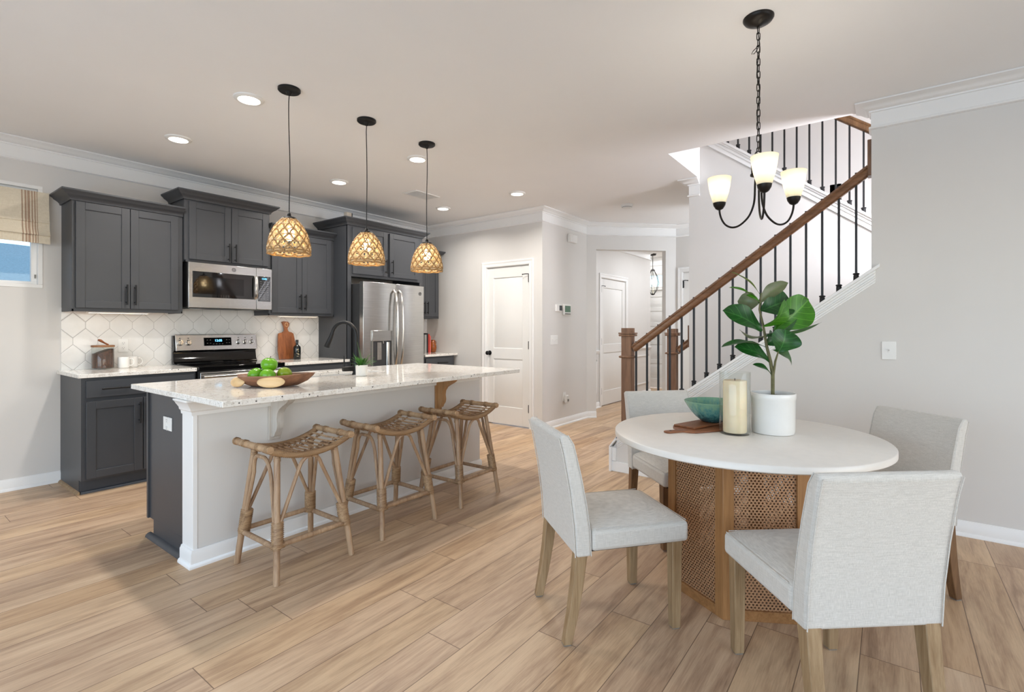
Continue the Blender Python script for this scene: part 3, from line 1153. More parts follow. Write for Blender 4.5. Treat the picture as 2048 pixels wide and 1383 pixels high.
handrail(ur, 5.17, 1.45, UT(1.45), -.5, UT(-.5), 'leg_walnut')
n2 = wthing('newel_railing', 'short oak rail between a second newel and the stair wall', 'railing', (5.16, 1.8, 0))
newel('newel_post', 5.16, 1.80, 0, 1.255, n2)
handrail(n2, 5.16, 1.757, 1.06, 1.628, 1.155)
MB().box(5.115, 5.205, 1.616, 1.632, 1.07, 1.29).build('rosette', 'oak_post', n2, .004)
# ------------------------------------------------------------------ kitchen
KB = KY - .003
def shaker(parent, x0, x1, z0, z1, y, fw=.058, name='door', flat=False):
    mb = MB()
    if flat:
        mb.box(x0, x1, y, y + .019, z0, z1)
    else:
        mb.box(x0 + .01, x1 - .01, y + .008, y + .019, z0 + .01, z1 - .01)
        mb.box(x0, x0 + fw, y, y + .018, z0, z1).box(x1 - fw, x1, y, y + .018, z0, z1)
        mb.box(x0 + fw, x1 - fw, y, y + .018, z0, z0 + fw).box(x0 + fw, x1 - fw, y, y + .018, z1 - fw, z1)
    return mb.build(name, 'cabinet_paint', parent, .0018)


def pull(parent, x, z, y, length, horiz=False):
    mb = MB()
    h = length / 2
    if horiz:
        mb.tube([(x - h, y - .032, z), (x + h, y - .032, z)], .0065, 10)
        for s in (-1, 1):
            mb.tube([(x + s * (h - .022), y - .032, z), (x + s * (h - .022), y + .001, z)], .005, 8)
    else:
        mb.tube([(x, y - .032, z - h), (x, y - .032, z + h)], .0065, 10)
        for s in (-1, 1):
            mb.tube([(x, y - .032, z + s * (h - .022)), (x, y + .001, z + s * (h - .022))], .005, 8)
    return mb.build('handle', 'black_metal', parent)


CABCROWN = [(0, 0), (.012, 0), (.014, .012), (.022, .022), (.034, .032), (.050, .042), (.056, .052), (.068, .060), (.074, .066), (.074, .078), (0, .078)]


def cab_crown(parent, x0, x1, yf, z, left=True, right=True):
    path = []
    if left:
        path.append((x0, KB))
    path += [(x0, yf), (x1, yf)]
    if right:
        path.append((x1, KB))
    MB().sweep([(p[0], p[1]) for p in path], [(o, z + h) for o, h in CABCROWN], 1).build('crown_moulding', 'cabinet_paint', parent, sharp=30)


def wall_cabinet(label, x0, x1, yf, z0, z1, doors, dz0, dz1, hz, crown_l=True, crown_r=True, rail=True):
    t = wthing('wall_cabinet', label, 'cabinet', ((x0 + x1) / 2, KY, z0))
    MB().box(x0, x1, yf, KB, z0 + .018, z1 + .03).box(x0, x1, yf, yf + .018, z0, z0 + .02).box(x0, x0 + .012, yf, KB, z0, z0 + .02).box(x1 - .012, x1, yf, KB, z0, z0 + .02).build('body', 'cabinet_paint', t, .0015)
    MB().box(x0 + .013, x1 - .013, yf + .02, KY - .01, z0 + .010, z0 + .017).build('underside', 'cabinet_underside', t)
    for i, (a, b) in enumerate(doors):
        d = shaker(t, a, b, dz0, dz1, yf - .019)
        hx = b - .028 if i == 0 else a + .028
        pull(d, hx, hz, yf - .019, .17)
    cab_crown(t, x0, x1, yf, z1, crown_l, crown_r)
    return t


wall_cabinet('grey two-door wall cabinet next to the window, left of the microwave', 1.083, 1.858, 5.145, 1.395, 2.27, [(1.104, 1.458), (1.462, 1.818)], 1.424, 2.284 - .02, 1.54, True, False)
wall_cabinet('short grey two-door wall cabinet directly above the microwave, set higher than its neighbours', 1.863, 2.646, 5.12, 1.866, 2.435, [(1.897, 2.262), (2.268, 2.626)], 1.893, 2.42, 1.985)
wall_cabinet('grey two-door wall cabinet between microwave and fridge surround, behind the rope pendants', 2.651, 3.413, 5.145, 1.395, 2.27, [(2.676, 3.009), (3.013, 3.372)], 1.424, 2.264, 1.54, False, False)
wall_cabinet('narrow grey wall cabinet in the corner, right of the fridge', 4.556, 5.105, 5.145, 1.395, 2.27, [(4.575, 4.83), (4.834, 5.085)], 1.424, 2.264, 1.54, False, True)

t = wthing('fridge_surround', 'tall grey cabinet with side panels built around and above the fridge', 'cabinet', (3.98, KY, 0))
FY = 4.885
MB().box(3.415, 3.435, FY, KB, 0, 2.43).box(4.53, 4.55, FY, KB, 0, 2.43).box(3.435, 4.53, FY + .002, KB, 1.90, 2.505).build('body', 'cabinet_paint', t, .0015)
MB().box(3.415, 3.465, FY - .001, FY + .018, 0, 1.85).box(4.50, 4.55, FY - .001, FY + .018, 0, 1.85).box(3.415, 4.55, FY - .001, FY + .018, 1.85, 2.46).build('face_frame', 'cabinet_paint', t, .0015)
for i, (a, b) in enumerate(((3.475, 3.965), (4.0, 4.462))):
    d = shaker(t, a, b, 1.882, 2.412, FY - .02)
    pull(d, b - .03 if i == 0 else a + .03, 2.0, FY - .02, .17)
cab_crown(t, 3.415, 4.55, FY, 2.428)


def base_cabinet(label, x0, x1, fronts, left_panel=False):
    t = wthing('base_cabinet', label, 'cabinet', ((x0 + x1) / 2, KY, 0))
    MB().box(x0, x1, 4.862, KB, .105, .884).box(x0, x1, 4.93, KB, 0, .105).build('body', 'cabinet_paint', t, .0015)
    MB().box(x0, x1, 4.915, 4.932, 0, .104).prism([(4.895, 0), (4.915, 0), (4.915, .02), (4.905, .018), (4.897, .010)], 'x', x0, x1).build('toe_kick', 'kick_paint', t)
    if left_panel:
        MB().box(x0 - .006, x0 + .001, 4.862, KB, .105, .884).box(x0 - .006, x0 + .001, 4.925, KB, 0, .105).build('side_panel', 'cabinet_paint', t)
        MB().prism([(x0 - .026, 0), (x0 - .006, 0), (x0 - .006, .02), (x0 - .016, .017), (x0 - .024, .008)], 'y', 4.895, KY - .02).build('shoe_moulding', 'leg_oak', t)
    for f in fronts:
        kind, a, b, c, d = f[:5]
        if kind == 'drawer':
            o = shaker(t, a, b, c, d, 4.842, name='drawer', flat=True)
            for hx, hl in f[5]:
                pull(o, hx, (c + d) / 2, 4.842, hl, True)
        else:
            o = shaker(t, a, b, c, d, 4.842)
            pull(o, f[5], .585, 4.842, .17)
    return t


base_cabinet('grey base cabinet under the window-side worktop, with a drawer over two doors', 1.083, 1.858,
             [('drawer', 1.104, 1.84, .733, .862, [(1.285, .185), (1.66, .185)]), ('door', 1.104, 1.463, .12, .702, 1.437), ('door', 1.469, 1.84, .12, .702, 1.495)], True)
base_cabinet('grey base cabinet between the range and the fridge, mostly behind the island', 2.652, 3.412,
             [('drawer', 2.67, 3.39, .733, .862, [(3.03, .185)]), ('door', 2.67, 3.028, .12, .702, 3.002), ('door', 3.034, 3.39, .12, .702, 3.06)])
base_cabinet('grey base cabinet in the far corner right of the fridge', 4.556, 5.12,
             [('drawer', 4.575, 5.06, .733, .862, [(4.86, .185)]), ('door', 4.575, 5.06, .12, .702, 4.61)])


def slab(name, label, x0, x1, y0, y1, hole=None):
    if not hole:
        o = MB().box(x0, x1, y0, y1, .885, .915).build(name, 'quartz', None, .003)
    else:
        hx0, hx1, hy0, hy1 = hole
        xs, ys = [x0, hx0, hx1, x1], [y0, hy0, hy1, y1]
        mb = MB()
        vs = [(x, y, z) for z in (.885, .915) for y in ys for x in xs]
        fs = []
        for j in range(3):
            for i in range(3):
                if i == 1 and j == 1:
                    continue
                a = j * 4 + i
                fs += [(a, a + 4, a + 5, a + 1), (16 + a, 16 + a + 1, 16 + a + 5, 16 + a + 4)]
        ring = [0, 1, 2, 3, 7, 11, 15, 14, 13, 12, 8, 4]
        fs += [(ring[k], ring[(k + 1) % 12], 16 + ring[(k + 1) % 12], 16 + ring[k]) for k in range(12)]
        inn = [5, 6, 10, 9]
        fs += [(inn[k], 16 + inn[k], 16 + inn[(k + 1) % 4], inn[(k + 1) % 4]) for k in range(4)]
        mb.add(vs, fs)
        o = mb.build(name, 'quartz', None, .003)
    return solo(o, label, 'countertop')


slab('countertop', 'speckled white quartz worktop with the coffee jar and mugs, left of the range', 1.055, 1.86, 4.835, KY - .001)
slab('countertop', 'speckled white quartz worktop between range and fridge, under the wooden paddle board', 2.652, 3.412, 4.835, KY - .001)
slab('countertop', 'short speckled quartz worktop in the far corner, right of the fridge', 4.556, PX - .002, 4.835, KY - .001)
slab('island_countertop', 'long speckled white quartz island top overhanging the rattan stools', 1.073, 3.45, 2.51, 3.76, (1.93, 2.63, 3.245, 3.598))

struct('backsplash_wall', 'hex_tile', [(1.08, 3.413, KY - .009, KY, .915, 1.43), (1.87, 2.64, KY - .009, KY, 1.43, 1.50), (4.556, PX - .001, KY - .009, KY, .915, 1.41)])

# range
t = wthing('range', 'stainless electric range with black cooktop and five chrome knobs', 'stove', (2.25, 5.1, 0))
MB().box(1.868, 2.642, 4.84, 5.43, .06, .905).build('body', 'black_plastic', t)
MB().box(1.864, 2.646, 4.822, 5.40, .905, .922).box(1.864, 2.646, 4.815, 4.84, .882, .922).build('cooktop', 'black_gloss', t, .003)
MB().prism([(5.36, .922), (5.43, .922), (5.43, 1.19), (5.385, 1.19), (5.372, 1.05), (5.40, 1.03), (5.385, .95)], 'x', 1.868, 2.642).build('backguard', 'black_gloss', t, .003)
PA = atan2(.022, .15)
pn = MB().prism([(5.345, 1.045), (5.37, 1.045), (5.392, 1.20), (5.367, 1.20)], 'x', 1.876, 2.634).build('control_panel', 'stainless', t, .006, label='brushed stainless control panel')


def on_panel(x, z, out=0):
    return (x, 5.345 + (z - 1.045) / .155 * .022 - out, z)


for x in (1.913, 1.985, 2.447, 2.515, 2.583):
    mb = MB().lathe([(.027, 0), (.027, .006), (.022, .008), (.021, .026), (.018, .030)], 20)
    mb.box(-.005, .005, -.021, .021, .026, .040)
    px_, py_, pz_ = on_panel(x, 1.122)
    mb.xf(Matrix.Translation((px_, py_, pz_)) @ Matrix.Rotation(radians(90) - PA, 4, 'X') @ Matrix.Rotation(random.uniform(-.4, .4), 4, 'Z'))
    mb.build('knob', 'knob_chrome', pn)
mb = MB().box(-.128, .128, -.040, .040, 0, .003)
mb.xf(Matrix.Translation(on_panel(2.248, 1.128)) @ Matrix.Rotation(radians(90) - PA, 4, 'X'))
dp = mb.build('display', 'black_glass', pn, .002)
text('clock_digits', '12:05', .032, 'clock_blue', dp, on_panel(2.252, 1.138, .0045), (radians(90) - PA, 0, 0))
mb = MB()
for (x, z) in [(2.15, 1.145), (2.15, 1.113), (2.178, 1.145), (2.178, 1.113), (2.206, 1.106), (2.234, 1.106), (2.262, 1.106), (2.29, 1.106), (2.33, 1.145), (2.33, 1.115), (2.355, 1.145), (2.355, 1.115)]:
    p = on_panel(x, z, .0036)
    mb.box(p[0] - .006, p[0] + .006, p[1] - .0004, p[1] + .0004, p[2] - .0018, p[2] + .0018)
mb.build('key_legend', 'gray_plastic', dp)
mb = MB()
for x in (1.913, 1.985, 2.447, 2.515, 2.583):
    p = on_panel(x, 1.165, .0006)
    mb.box(x - .006, x + .006, p[1] - .0004, p[1] + .0004, p[2] - .003, p[2] + .003)
mb.build('dial_marks', 'dark_gray', pn)
MB().box(1.872, 2.638, 4.80, 4.842, .19, .872).build('oven_door', 'stainless', t, .004)
MB().box(1.97, 2.54, 4.797, 4.802, .34, .70).build('oven_window', 'black_glass', t)
MB().tube([(1.885, 4.765, .835), (2.635, 4.765, .835)], .011, 12).tube([(1.91, 4.765, .835), (1.91, 4.802, .835)], .009).tube([(2.62, 4.765, .835), (2.62, 4.802, .835)], .009).build('oven_handle', 'stainless', t)
MB().box(1.872, 2.638, 4.81, 4.842, .065, .18).build('drawer', 'stainless', t, .004)
# towel over the oven handle
tw = wthing('tea_towel', 'white tea towel with black lettering hung over the oven handle', 'towel', (2.38, 4.765, .85))
mb = MB()
pr = [(4.783, .56), (4.783, .70), (4.782, .835), (4.777, .847), (4.765, .8515), (4.753, .847), (4.748, .835), (4.747, .70), (4.745, .50)]
nx = 14
vs = [(2.165 + (2.60 - 2.165) * i / nx, y - .002 * sin(i * 1.3) * (1 if j > 5 else 0), z) for i in range(nx + 1) for j, (y, z) in enumerate(pr)]
m_ = len(pr)
fs = [(i * m_ + j, (i + 1) * m_ + j, (i + 1) * m_ + j + 1, i * m_ + j + 1) for i in range(nx) for j in range(m_ - 1)]
mb.add(vs, fs, True)
o = mb.build('cloth', 'towel_cloth', tw)
sl = o.modifiers.new('thick', 'SOLIDIFY')
sl.thickness = .002
text('lettering', 'J', .036, 'ink_black', o, (2.215, 4.743, .822), (radians(90), 0, 0), .0008)

# microwave
t = wthing('microwave', 'stainless over-the-range microwave with a dark glass door', 'microwave', (2.26, KY, 1.45))
MB().box(1.878, 2.640, 5.085, KY - .012, 1.452, 1.862).build('body', 'black_plastic', t)
mb = MB().box(1.90, 2.62, 5.10, 5.40, 1.444, 1.453)
mb.build('vent_panel', 'dark_gray', t)
for a in (1.92, 2.40):
    MB().box(a, a + .13, 5.16, 5.34, 1.440, 1.445).build('grease_filter', 'stainless', t)
dr = MB().box(1.874, 2.484, 5.06, 5.086, 1.448, 1.862).build('door', 'stainless', t, .004)
MB().box(1.908, 2.455, 5.056, 5.062, 1.545, 1.782).build('window', 'black_glass', dr, .002)
MB().box(1.95, 2.36, 5.0555, 5.0565, 1.575, 1.735).build('inner_screen', 'black_gloss', dr)
MB().tube([(2.470, 5.052, 1.55), (2.470, 5.028, 1.575), (2.470, 5.022, 1.66), (2.470, 5.028, 1.752), (2.470, 5.052, 1.777)], .013, 10, sq=(1.25, .6), up=(1, 0, 0)).build('handle', 'stainless', dr)


def monogram(parent, x, y, z, r):
    mb = MB()
    ring = [(x + cos(a) * r, y, z + sin(a) * r) for a in [2 * pi * i / 28 for i in range(29)]]
    mb.tube(ring, r * .10, 6, caps=False)
    c1 = [(x - .28 * r + cos(a) * r * .34, y, z + .12 * r + sin(a) * r * .42) for a in [radians(40 + 12 * i) for i in range(25)]]
    mb.tube(c1, r * .07, 6)
    c2 = [(x + .32 * r + cos(a) * r * .32, y, z - .04 * r + sin(a) * r * .46) for a in [radians(50 + 12 * i) for i in range(25)]]
    mb.tube(c2, r * .07, 6)
    for k in range(4):
        a0 = pi / 2 * k + .5
        mb.tube([(x + cos(a0 + j * .2) * r * (.84 - .05 * j), y, z + sin(a0 + j * .2) * r * (.84 - .05 * j)) for j in range(5)], r * .05, 5)
    return mb.build('emblem', 'dark_gray', parent)


monogram(dr, 2.268, 5.0585, 1.822, .0165)
cp = MB().box(2.486, 2.642, 5.06, 5.086, 1.448, 1.862).build('control_panel', 'stainless', t, .004)
MB().box(2.500, 2.626, 5.056, 5.062, 1.530, 1.782).build('keypad', 'black_glass', cp, .002)
text('clock_digits', '12:05', .024, 'clock_blue', cp, (2.56, 5.0548, 1.757), (radians(90), 0, 0))
mb = MB()
for i in range(9):
    for j in range(3):
        w = .007 if (i * 3 + j) % 4 else .011
        mb.box(2.527 + j * .034 - w, 2.527 + j * .034 + w, 5.0550, 5.0562, 1.726 - i * .0215, 1.7285 - i * .0215)
mb.build('key_legend', 'key_grey', cp)

# refrigerator
t = wthing('refrigerator', 'stainless french-door fridge with an ice dispenser in the left door', 'refrigerator', (3.94, 5.0, 0))
MB().box(3.495, 4.385, 4.765, 5.42, .03, 1.765).build('body', 'dark_gray', t, .004)
for a, b in ((3.55, 3.62), (4.26, 4.33), (3.90, 4.0)):
    MB().box(a, b, 4.765, 4.82, 1.766, 1.788).build('hinge_cover', 'dark_gray', t)


def bowed(x0, x1, z0, z1, yf, yb, bow):
    mb = MB()
    k = 10
    vs = []
    for i in range(k + 1):
        x = x0 + (x1 - x0) * i / k
        y = yf + bow * (2 * i / k - 1) ** 2
        vs += [(x, y, z0), (x, y, z1)]
    vs += [(x1, yb, z0), (x1, yb, z1), (x0, yb, z0), (x0, yb, z1)]
    n = 2 * (k + 1)
    fs = [(2 * i, 2 * i + 2, 2 * i + 3, 2 * i + 1) for i in range(k)]
    fs += [(n - 2, n, n + 1, n - 1), (n, n + 2, n + 3, n + 1), (n + 2, 0, 1, n + 3)]
    fs += [tuple([2 * i for i in range(k + 1)] + [n, n + 2])[::-1], tuple([2 * i + 1 for i in range(k + 1)] + [n + 1, n + 3])]
    return mb.add(vs, fs)


ld = bowed(3.484, 3.950, .705, 1.785, 4.68, 4.76, .012).build('door', 'stainless', t, .004)
rd = bowed(3.956, 4.396, .705, 1.785, 4.68, 4.76, .012).build('door', 'stainless', t, .004)
fd = bowed(3.484, 4.396, .06, .695, 4.68, 4.76, .012).build('freezer_drawer', 'stainless', t, .004)
MB().tube([(3.60, 4.64, .63), (4.28, 4.64, .63)], .013, 10).tube([(3.62, 4.64, .63), (3.62, 4.69, .63)], .01).tube([(4.26, 4.64, .63), (4.26, 4.69, .63)], .01).build('handle', 'stainless', fd)
for d, x in ((ld, 3.912), (rd, 3.994)):
    MB().tube([(x, 4.69, .80), (x, 4.645, .84), (x, 4.62, 1.0), (x, 4.607, 1.24), (x, 4.62, 1.52), (x, 4.645, 1.67), (x, 4.69, 1.71)], .017, 10, sq=(1, .7), up=(1, 0, 0)).build('handle', 'stainless', d)
MB().box(3.588, 3.875, 4.664, 4.69, 1.115, 1.235).build('dispenser_panel', 'stainless', ld, .003)
MB().box(3.588, 3.60, 4.668, 4.69, .825, 1.115).box(3.863, 3.875, 4.668, 4.69, .825, 1.115).box(3.588, 3.875, 4.668, 4.69, .815, .83).build('dispenser_frame', 'gray_plastic', ld)
MB().box(3.60, 3.863, 4.6755, 4.69, .83, 1.113).build('dispenser_recess', 'dark_gray', ld)
MB().box(3.655, 3.715, 4.664, 4.676, .90, 1.10).box(3.73, 3.745, 4.66, 4.676, 1.085, 1.113).tube([(3.81, 4.674, .835), (3.81, 4.674, 1.10)], .028, 10).build('dispenser_paddle', 'stainless', ld)
monogram(rd, 4.325, 4.683, 1.688, .02)

# island
t = wthing('kitchen_island', 'kitchen island with pale painted bar side, grey end panel and white corner post', 'island', (2.27, 3.2, 0))
MB().box(1.125, 3.43, 2.94, 3.07, 0, .884).build('bar_wall', 'wall_paint', t, label='pale grey painted bar side')
MB().box(1.108, 1.132, 2.937, 3.072, 0, .884).build('corner_post', 'trim_paint', t, .002, label='white corner post')
MB().box(1.128, 1.148, 3.07, 3.635, .105, .883).box(3.41, 3.43, 3.07, 3.635, .105, .883).box(1.148, 3.41, 3.615, 3.635, .105, .883).box(1.128, 3.43, 3.07, 3.555, 0, .105).build('cabinet_body', 'cabinet_paint', t, .0015)
MB().box(1.118, 1.129, 3.615, 3.637, .105, .883).build('edge_strip', 'cabinet_paint', t)
MB().prism([(1.098, 0), (1.128, 0), (1.128, .024), (1.112, .021), (1.101, .011)], 'y', 3.09, 3.60).build('shoe_moulding', 'cabinet_paint', t, sharp=60)
mb = MB().sweep([(1.108, 3.072), (1.108, 2.937), (3.43, 2.937), (3.43, 3.07)], BASE, 1)
mb.build('base_moulding', 'trim_paint', t)
ICR = [(0, .80), (.006, .80), (.008, .818), (.016, .826), (.018, .838), (.032, .858), (.040, .872), (.046, .876), (.046, .884), (0, .884)]
MB().sweep([(1.108, 3.072), (1.108, 2.937), (3.43, 2.937), (3.43, 3.07)], ICR, 1).build('crown_moulding', 'trim_paint', t, sharp=30)
cpts = [(2.935, .884), (2.735, .884), (2.735, .862), (2.742, .845), (2.765, .828), (2.80, .812), (2.838, .790), (2.862, .76), (2.868, .725), (2.862, .69), (2.868, .665), (2.885, .645), (2.895, .625), (2.935, .615)]
for x, mt, lb in ((1.545, 'corbel_washed', 'whitewashed wooden corbel'), (2.905, 'corbel_pine', 'bare honey coloured wooden corbel')):
    MB().prism(cpts, 'x', x - .022, x + .022).box(x - .035, x + .035, 2.925, 2.939, .60, .80).build('corbel', mt, t, .002, label=lb)
MB().box(1.50, 2.62, 3.636, 3.655, .12, .70).build('door', 'cabinet_paint', t, .002)

t = wthing('sink', 'white undermount sink set into the island top', 'sink', (2.28, 3.455, .70))
mb = MB()
x0, x1, y0_, y1_ = 1.915, 2.645, 3.23, 3.612
mb.box(x0, x1, y0_, y1_, .69, .70).box(x0, x0 + .014, y0_, y1_, .70, .8845).box(x1 - .014, x1, y0_, y1_, .70, .8845).box(x0, x1, y0_, y0_ + .014, .70, .8845).box(x0, x1, y1_ - .014, y1_, .70, .8845)
mb.build('basin', 'sink_white', t, .002)
MB().lathe([(.045, .7), (.045, .704), (.03, .703)], 20, (2.28, 3.45, 0)).build('drain', 'stainless', t)

t = thing('faucet', 'matt black gooseneck pull-down faucet behind the small potted fern', 'faucet', (2.31, 3.195, .915))
MB().lathe([(.030, 0), (.030, .006), (.026, .010), (.0255, .10), (.0215, .13), (.017, .19), (.0145, .205)], 20).build('body', 'black_metal', t)
dx, dy = -.35, .937
R = .105
pts = [(0, 0, .19), (0, 0, .285)]
for i in range(1, 17):
    a = pi - (pi * .92) * i / 16
    q = R + R * cos(a)
    pts.append((dx * q, dy * q, .285 + R * sin(a)))
e = pts[-1]
MB().tube(pts, .0142, 12).build('spout', 'black_metal', t)
tn = (Vector(pts[-1]) - Vector(pts[-2])).normalized()
e2 = Vector(e) + tn * .02
e3 = Vector(e) + tn * .115 + Vector((dx, dy, 0)) * .012
MB().tube([Vector(e) - tn * .004, e2, e2 + (e3 - e2) * .3, e3 - tn * .004, e3], [.015, .0165, .0175, .023, .0215], 14).build('spray_head', 'black_metal', t)
lv = MB().tube([(-.015, .005, .045), (-.075, .022, .045), (-.098, .029, .045)], [.019, .019, .0175], 14).build('valve', 'black_metal', t)
MB().tube([(-.085, .025, .055), (-.086, .025, .10), (-.087, .026, .145)], [.006, .0052, .0048], 8).build('lever', 'black_metal', lv)

# ------------------------------------------------------------------ things on the island
AX = Vector((.601, -.799, 0))
t = thing('root_bowl', 'carved root-wood bowl holding green apples on the island top', 'bowl', (1.545, 2.965, .915), atan2(AX.y, AX.x))
mb = MB()
seg = 40


def bowl_r(a):
    return 1 + .06 * sin(3 * a + .6) + .04 * sin(5 * a)


prof = [(.30, .002), (.62, .004), (.86, .022), (1.0, .052), (1.04, .066), (.99, .068), (.92, .056), (.75, .030), (.4, .016), (.02, .014)]
vs = []
for (r, z) in prof:
    for k in range(seg):
        a = 2 * pi * k / seg
        rr = r * bowl_r(a)
        ext = 1 + .12 * max(0, cos(a)) ** 3
        zz_ = z + (.012 * max(0, cos(a)) ** 2 * r if z > .02 else 0)
        vs.append((rr * cos(a) * .205 * ext, rr * sin(a) * .125, zz_))
fs = [tuple(range(seg))[::-1]]
for i in range(len(prof) - 1):
    for k in range(seg):
        k2 = (k + 1) % seg
        fs.append((i * seg + k, i * seg + k2, (i + 1) * seg + k2, (i + 1) * seg + k))
fs.append(tuple((len(prof) - 1) * seg + k for k in range(seg)))
mb.add(vs, fs, True).build('dish', 'root_wood', t, sharp=50)
for (x, y, a, rx, ry, rz_) in ((-.155, -.088, -.35, .052, .016, .030), (.055, -.122, .10, .078, .018, .034)):
    mb = MB().ball((0, 0, 0), rx, ry, rz_, 20, 12)
    mb.xf(Matrix.Translation((x, y, rz_ + .002)) @ Matrix.Rotation(a, 4, 'Z') @ Matrix.Rotation(-.35, 4, 'X'))
    mb.build('cut_knot', 'root_pale', t, label='pale oval cut of the root')


def apple(label, loc, r, mat, tilt, az, n=[0]):
    t = thing('apple', label, 'apple', loc, az, 'green apples in the root bowl')
    prof = []
    for i in range(21):
        a = -pi / 2 + pi * i / 20
        rr = cos(a) * (1 + .06 * sin(a))
        z = sin(a) * .92 - (.16 * (1 - min(1, cos(a) / .45)) ** 2 if sin(a) > 0 else -.10 * (1 - min(1, cos(a) / .35)) ** 2)
        prof.append((max(rr, .012) * r, z * r))
    mb = MB().lathe(prof, 28)
    rot = Matrix.Rotation(tilt, 4, 'X')
    mb.xf(rot)
    b = mb.build('skin', mat, t)
    MB().tube([(0, 0, r * .68), (.003, .002, r * .9), (.009, .004, r * 1.08)], [.0016, .0015, .0022], 6).xf(rot).build('stem', 'stem_brown', t)
    mb = MB()
    for k in range(5):
        a = 2 * pi * k / 5
        mb.tube([(cos(a) * .003, sin(a) * .003, -r * .80), (cos(a) * .008, sin(a) * .008, -r * .86)], [.0024, .0008], 5)
    mb.xf(rot).build('calyx', 'stem_brown', t)
    return t


BC = Vector((1.545, 2.965, .915))
UW = Vector((.799, .601, 0))


def bpos(a, d, h):
    q = BC + AX * a + UW * d
    return (q.x, q.y, .915 + h)


apple('bright green apple on top of the fruit pile, stalk up', bpos(-.016, .005, .126), .047, 'apple_green', .15, .4)
apple('bright green apple at the window end of the root bowl', bpos(-.088, -.012, .066), .045, 'apple_green', -.5, 1.4)
apple('bright green apple at the front of the bowl, facing the stools', bpos(.006, -.060, .064), .045, 'apple_green', .6, 2.2)
apple('yellow-green apple at the sink end of the bowl, dark blossom end showing', bpos(.068, .022, .068), .043, 'apple_olive', 1.75, -.4)

t = thing('potted_fern', 'small green fern in a plain white pot on the island, beside the faucet', 'plant', (2.262, 3.065, .915))
MB().lathe([(.034, 0), (.040, .004), (.043, .072), (.043, .080), (.039, .080), (.038, .070), (.03, .066)], 28, capt=True).build('pot', 'ceramic_white', t)
mb = MB()
rnd = random.Random(3)


def frond(mb, base, d, L, w, curl):
    base = Vector(base)
    d = Vector(d).normalized()
    side = d.cross(Vector((0, 0, 1)))
    side = side.normalized() if side.length > .05 else Vector((1, 0, 0))
    p = base.copy()
    k = 9
    prev = None
    for i in range(k + 1):
        f = i / k
        dd = (d + Vector((0, 0, -curl * f))).normalized()
        p2 = p + dd * (L / k)
        mb.tube([p, p2], .0008, 3, caps=False)
        wl_ = w * (sin(pi * (f * .85 + .12))) + .002
        for s in (-1, 1):
            q = p + side * s * wl_ + dd * wl_ * .9
            q2 = p + dd * .006
            nrm = side.cross(dd) * .0015
            mb.add([p, q + nrm, q2], [(0, 1, 2)])
            mb.add([p + dd * (L / k * .5), p + dd * (L / k * .5) + side * s * wl_ * .8 + dd * wl_ * .9 + nrm, p + dd * (L / k * .5 + .006)], [(0, 1, 2)])
        p = p2


for i in range(46):
    a = rnd.uniform(0, 2 * pi)
    el = rnd.uniform(.15, 1.1)
    near = cos(a - 1.45) > .3
    frond(mb, (cos(a) * .012, sin(a) * .012, .068), (cos(a) * cos(el), sin(a) * cos(el), sin(el) + (.9 if near else .3)), rnd.uniform(.05, .065) if near else rnd.uniform(.065, .105), .013, 0 if near else rnd.uniform(.2, .9))
for k, (a_, h_) in enumerate(((-.030, .17), (-.022, .14), (-.010, .12))):
    frond(mb, (0, 0, .07), (AX.x * a_ * 4, AX.y * a_ * 4, h_ * 4), h_ - .03 + .02, .015, .1)
mb.build('fronds', 'fern_green', t, sharp=180)

# ------------------------------------------------------------------ things on the worktops
t = thing('coffee_jar', 'glass jar of coffee beans with a wooden lid and scoop, on the window-side worktop', 'jar', (1.326, 5.335, .916))
MB().lathe([(.070, 0), (.076, .003), (.077, .012), (.077, .182), (.0755, .184), (.0745, .182), (.0745, .012), (.07, .006)], 32).build('glass', 'clear_glass', t)
mb = MB()
vs = []
seg = 28
for (r, z) in ((.02, .009), (.072, .009), (.0735, .013)):
    vs += [(r * cos(2 * pi * k / seg), r * sin(2 * pi * k / seg), z) for k in range(seg)]
for r, base in ((.0735, 1), (.05, 1), (.02, 1)):
    vs += [(r * cos(2 * pi * k / seg), r * sin(2 * pi * k / seg), .150 + .022 * max(-1, min(1, (r * cos(2 * pi * k / seg)) / .05)) * .9) for k in range(seg)]
fs = []
for i in range(5):
    for k in range(seg):
        k2 = (k + 1) % seg
        fs.append((i * seg + k, i * seg + k2, (i + 1) * seg + k2, (i + 1) * seg + k))
fs += [tuple(range(seg))[::-1], tuple(5 * seg + k for k in range(seg))]
mb.add(vs, fs, True).build('coffee', 'coffee_beans', t)
MB().lathe([(.078, .185), (.080, .187), (.080, .199), (.078, .201), (.03, .201)], 32).build('lid', 'lid_wood', t)
MB().tube([(.035, -.01, .203), (.005, -.012, .222), (-.018, -.013, .240), (-.036, -.014, .247)], [.007, .007, .011, .008], 10).build('scoop', 'acacia', t)


def mug(label, loc, rz):
    t = thing('mug', label, 'mug', loc, rz, 'white mugs')
    MB().lathe([(.036, 0), (.040, .004), (.0415, .012), (.0415, .092), (.0400, .095), (.0385, .092), (.0385, .010), (.02, .008)], 28).build('cup', 'ceramic_white', t)
    MB().tube([(.040, 0, .078), (.056, 0, .080), (.070, 0, .068), (.074, 0, .048), (.068, 0, .030), (.055, 0, .020), (.040, 0, .022)], .0052, 8).build('handle', 'ceramic_white', t)


mug('white mug in front on the worktop, next to the coffee jar', (1.466, 5.32, .916), -.35)
mug('white mug half hidden behind the other mug, against the tiles', (1.548, 5.385, .916), -.2)

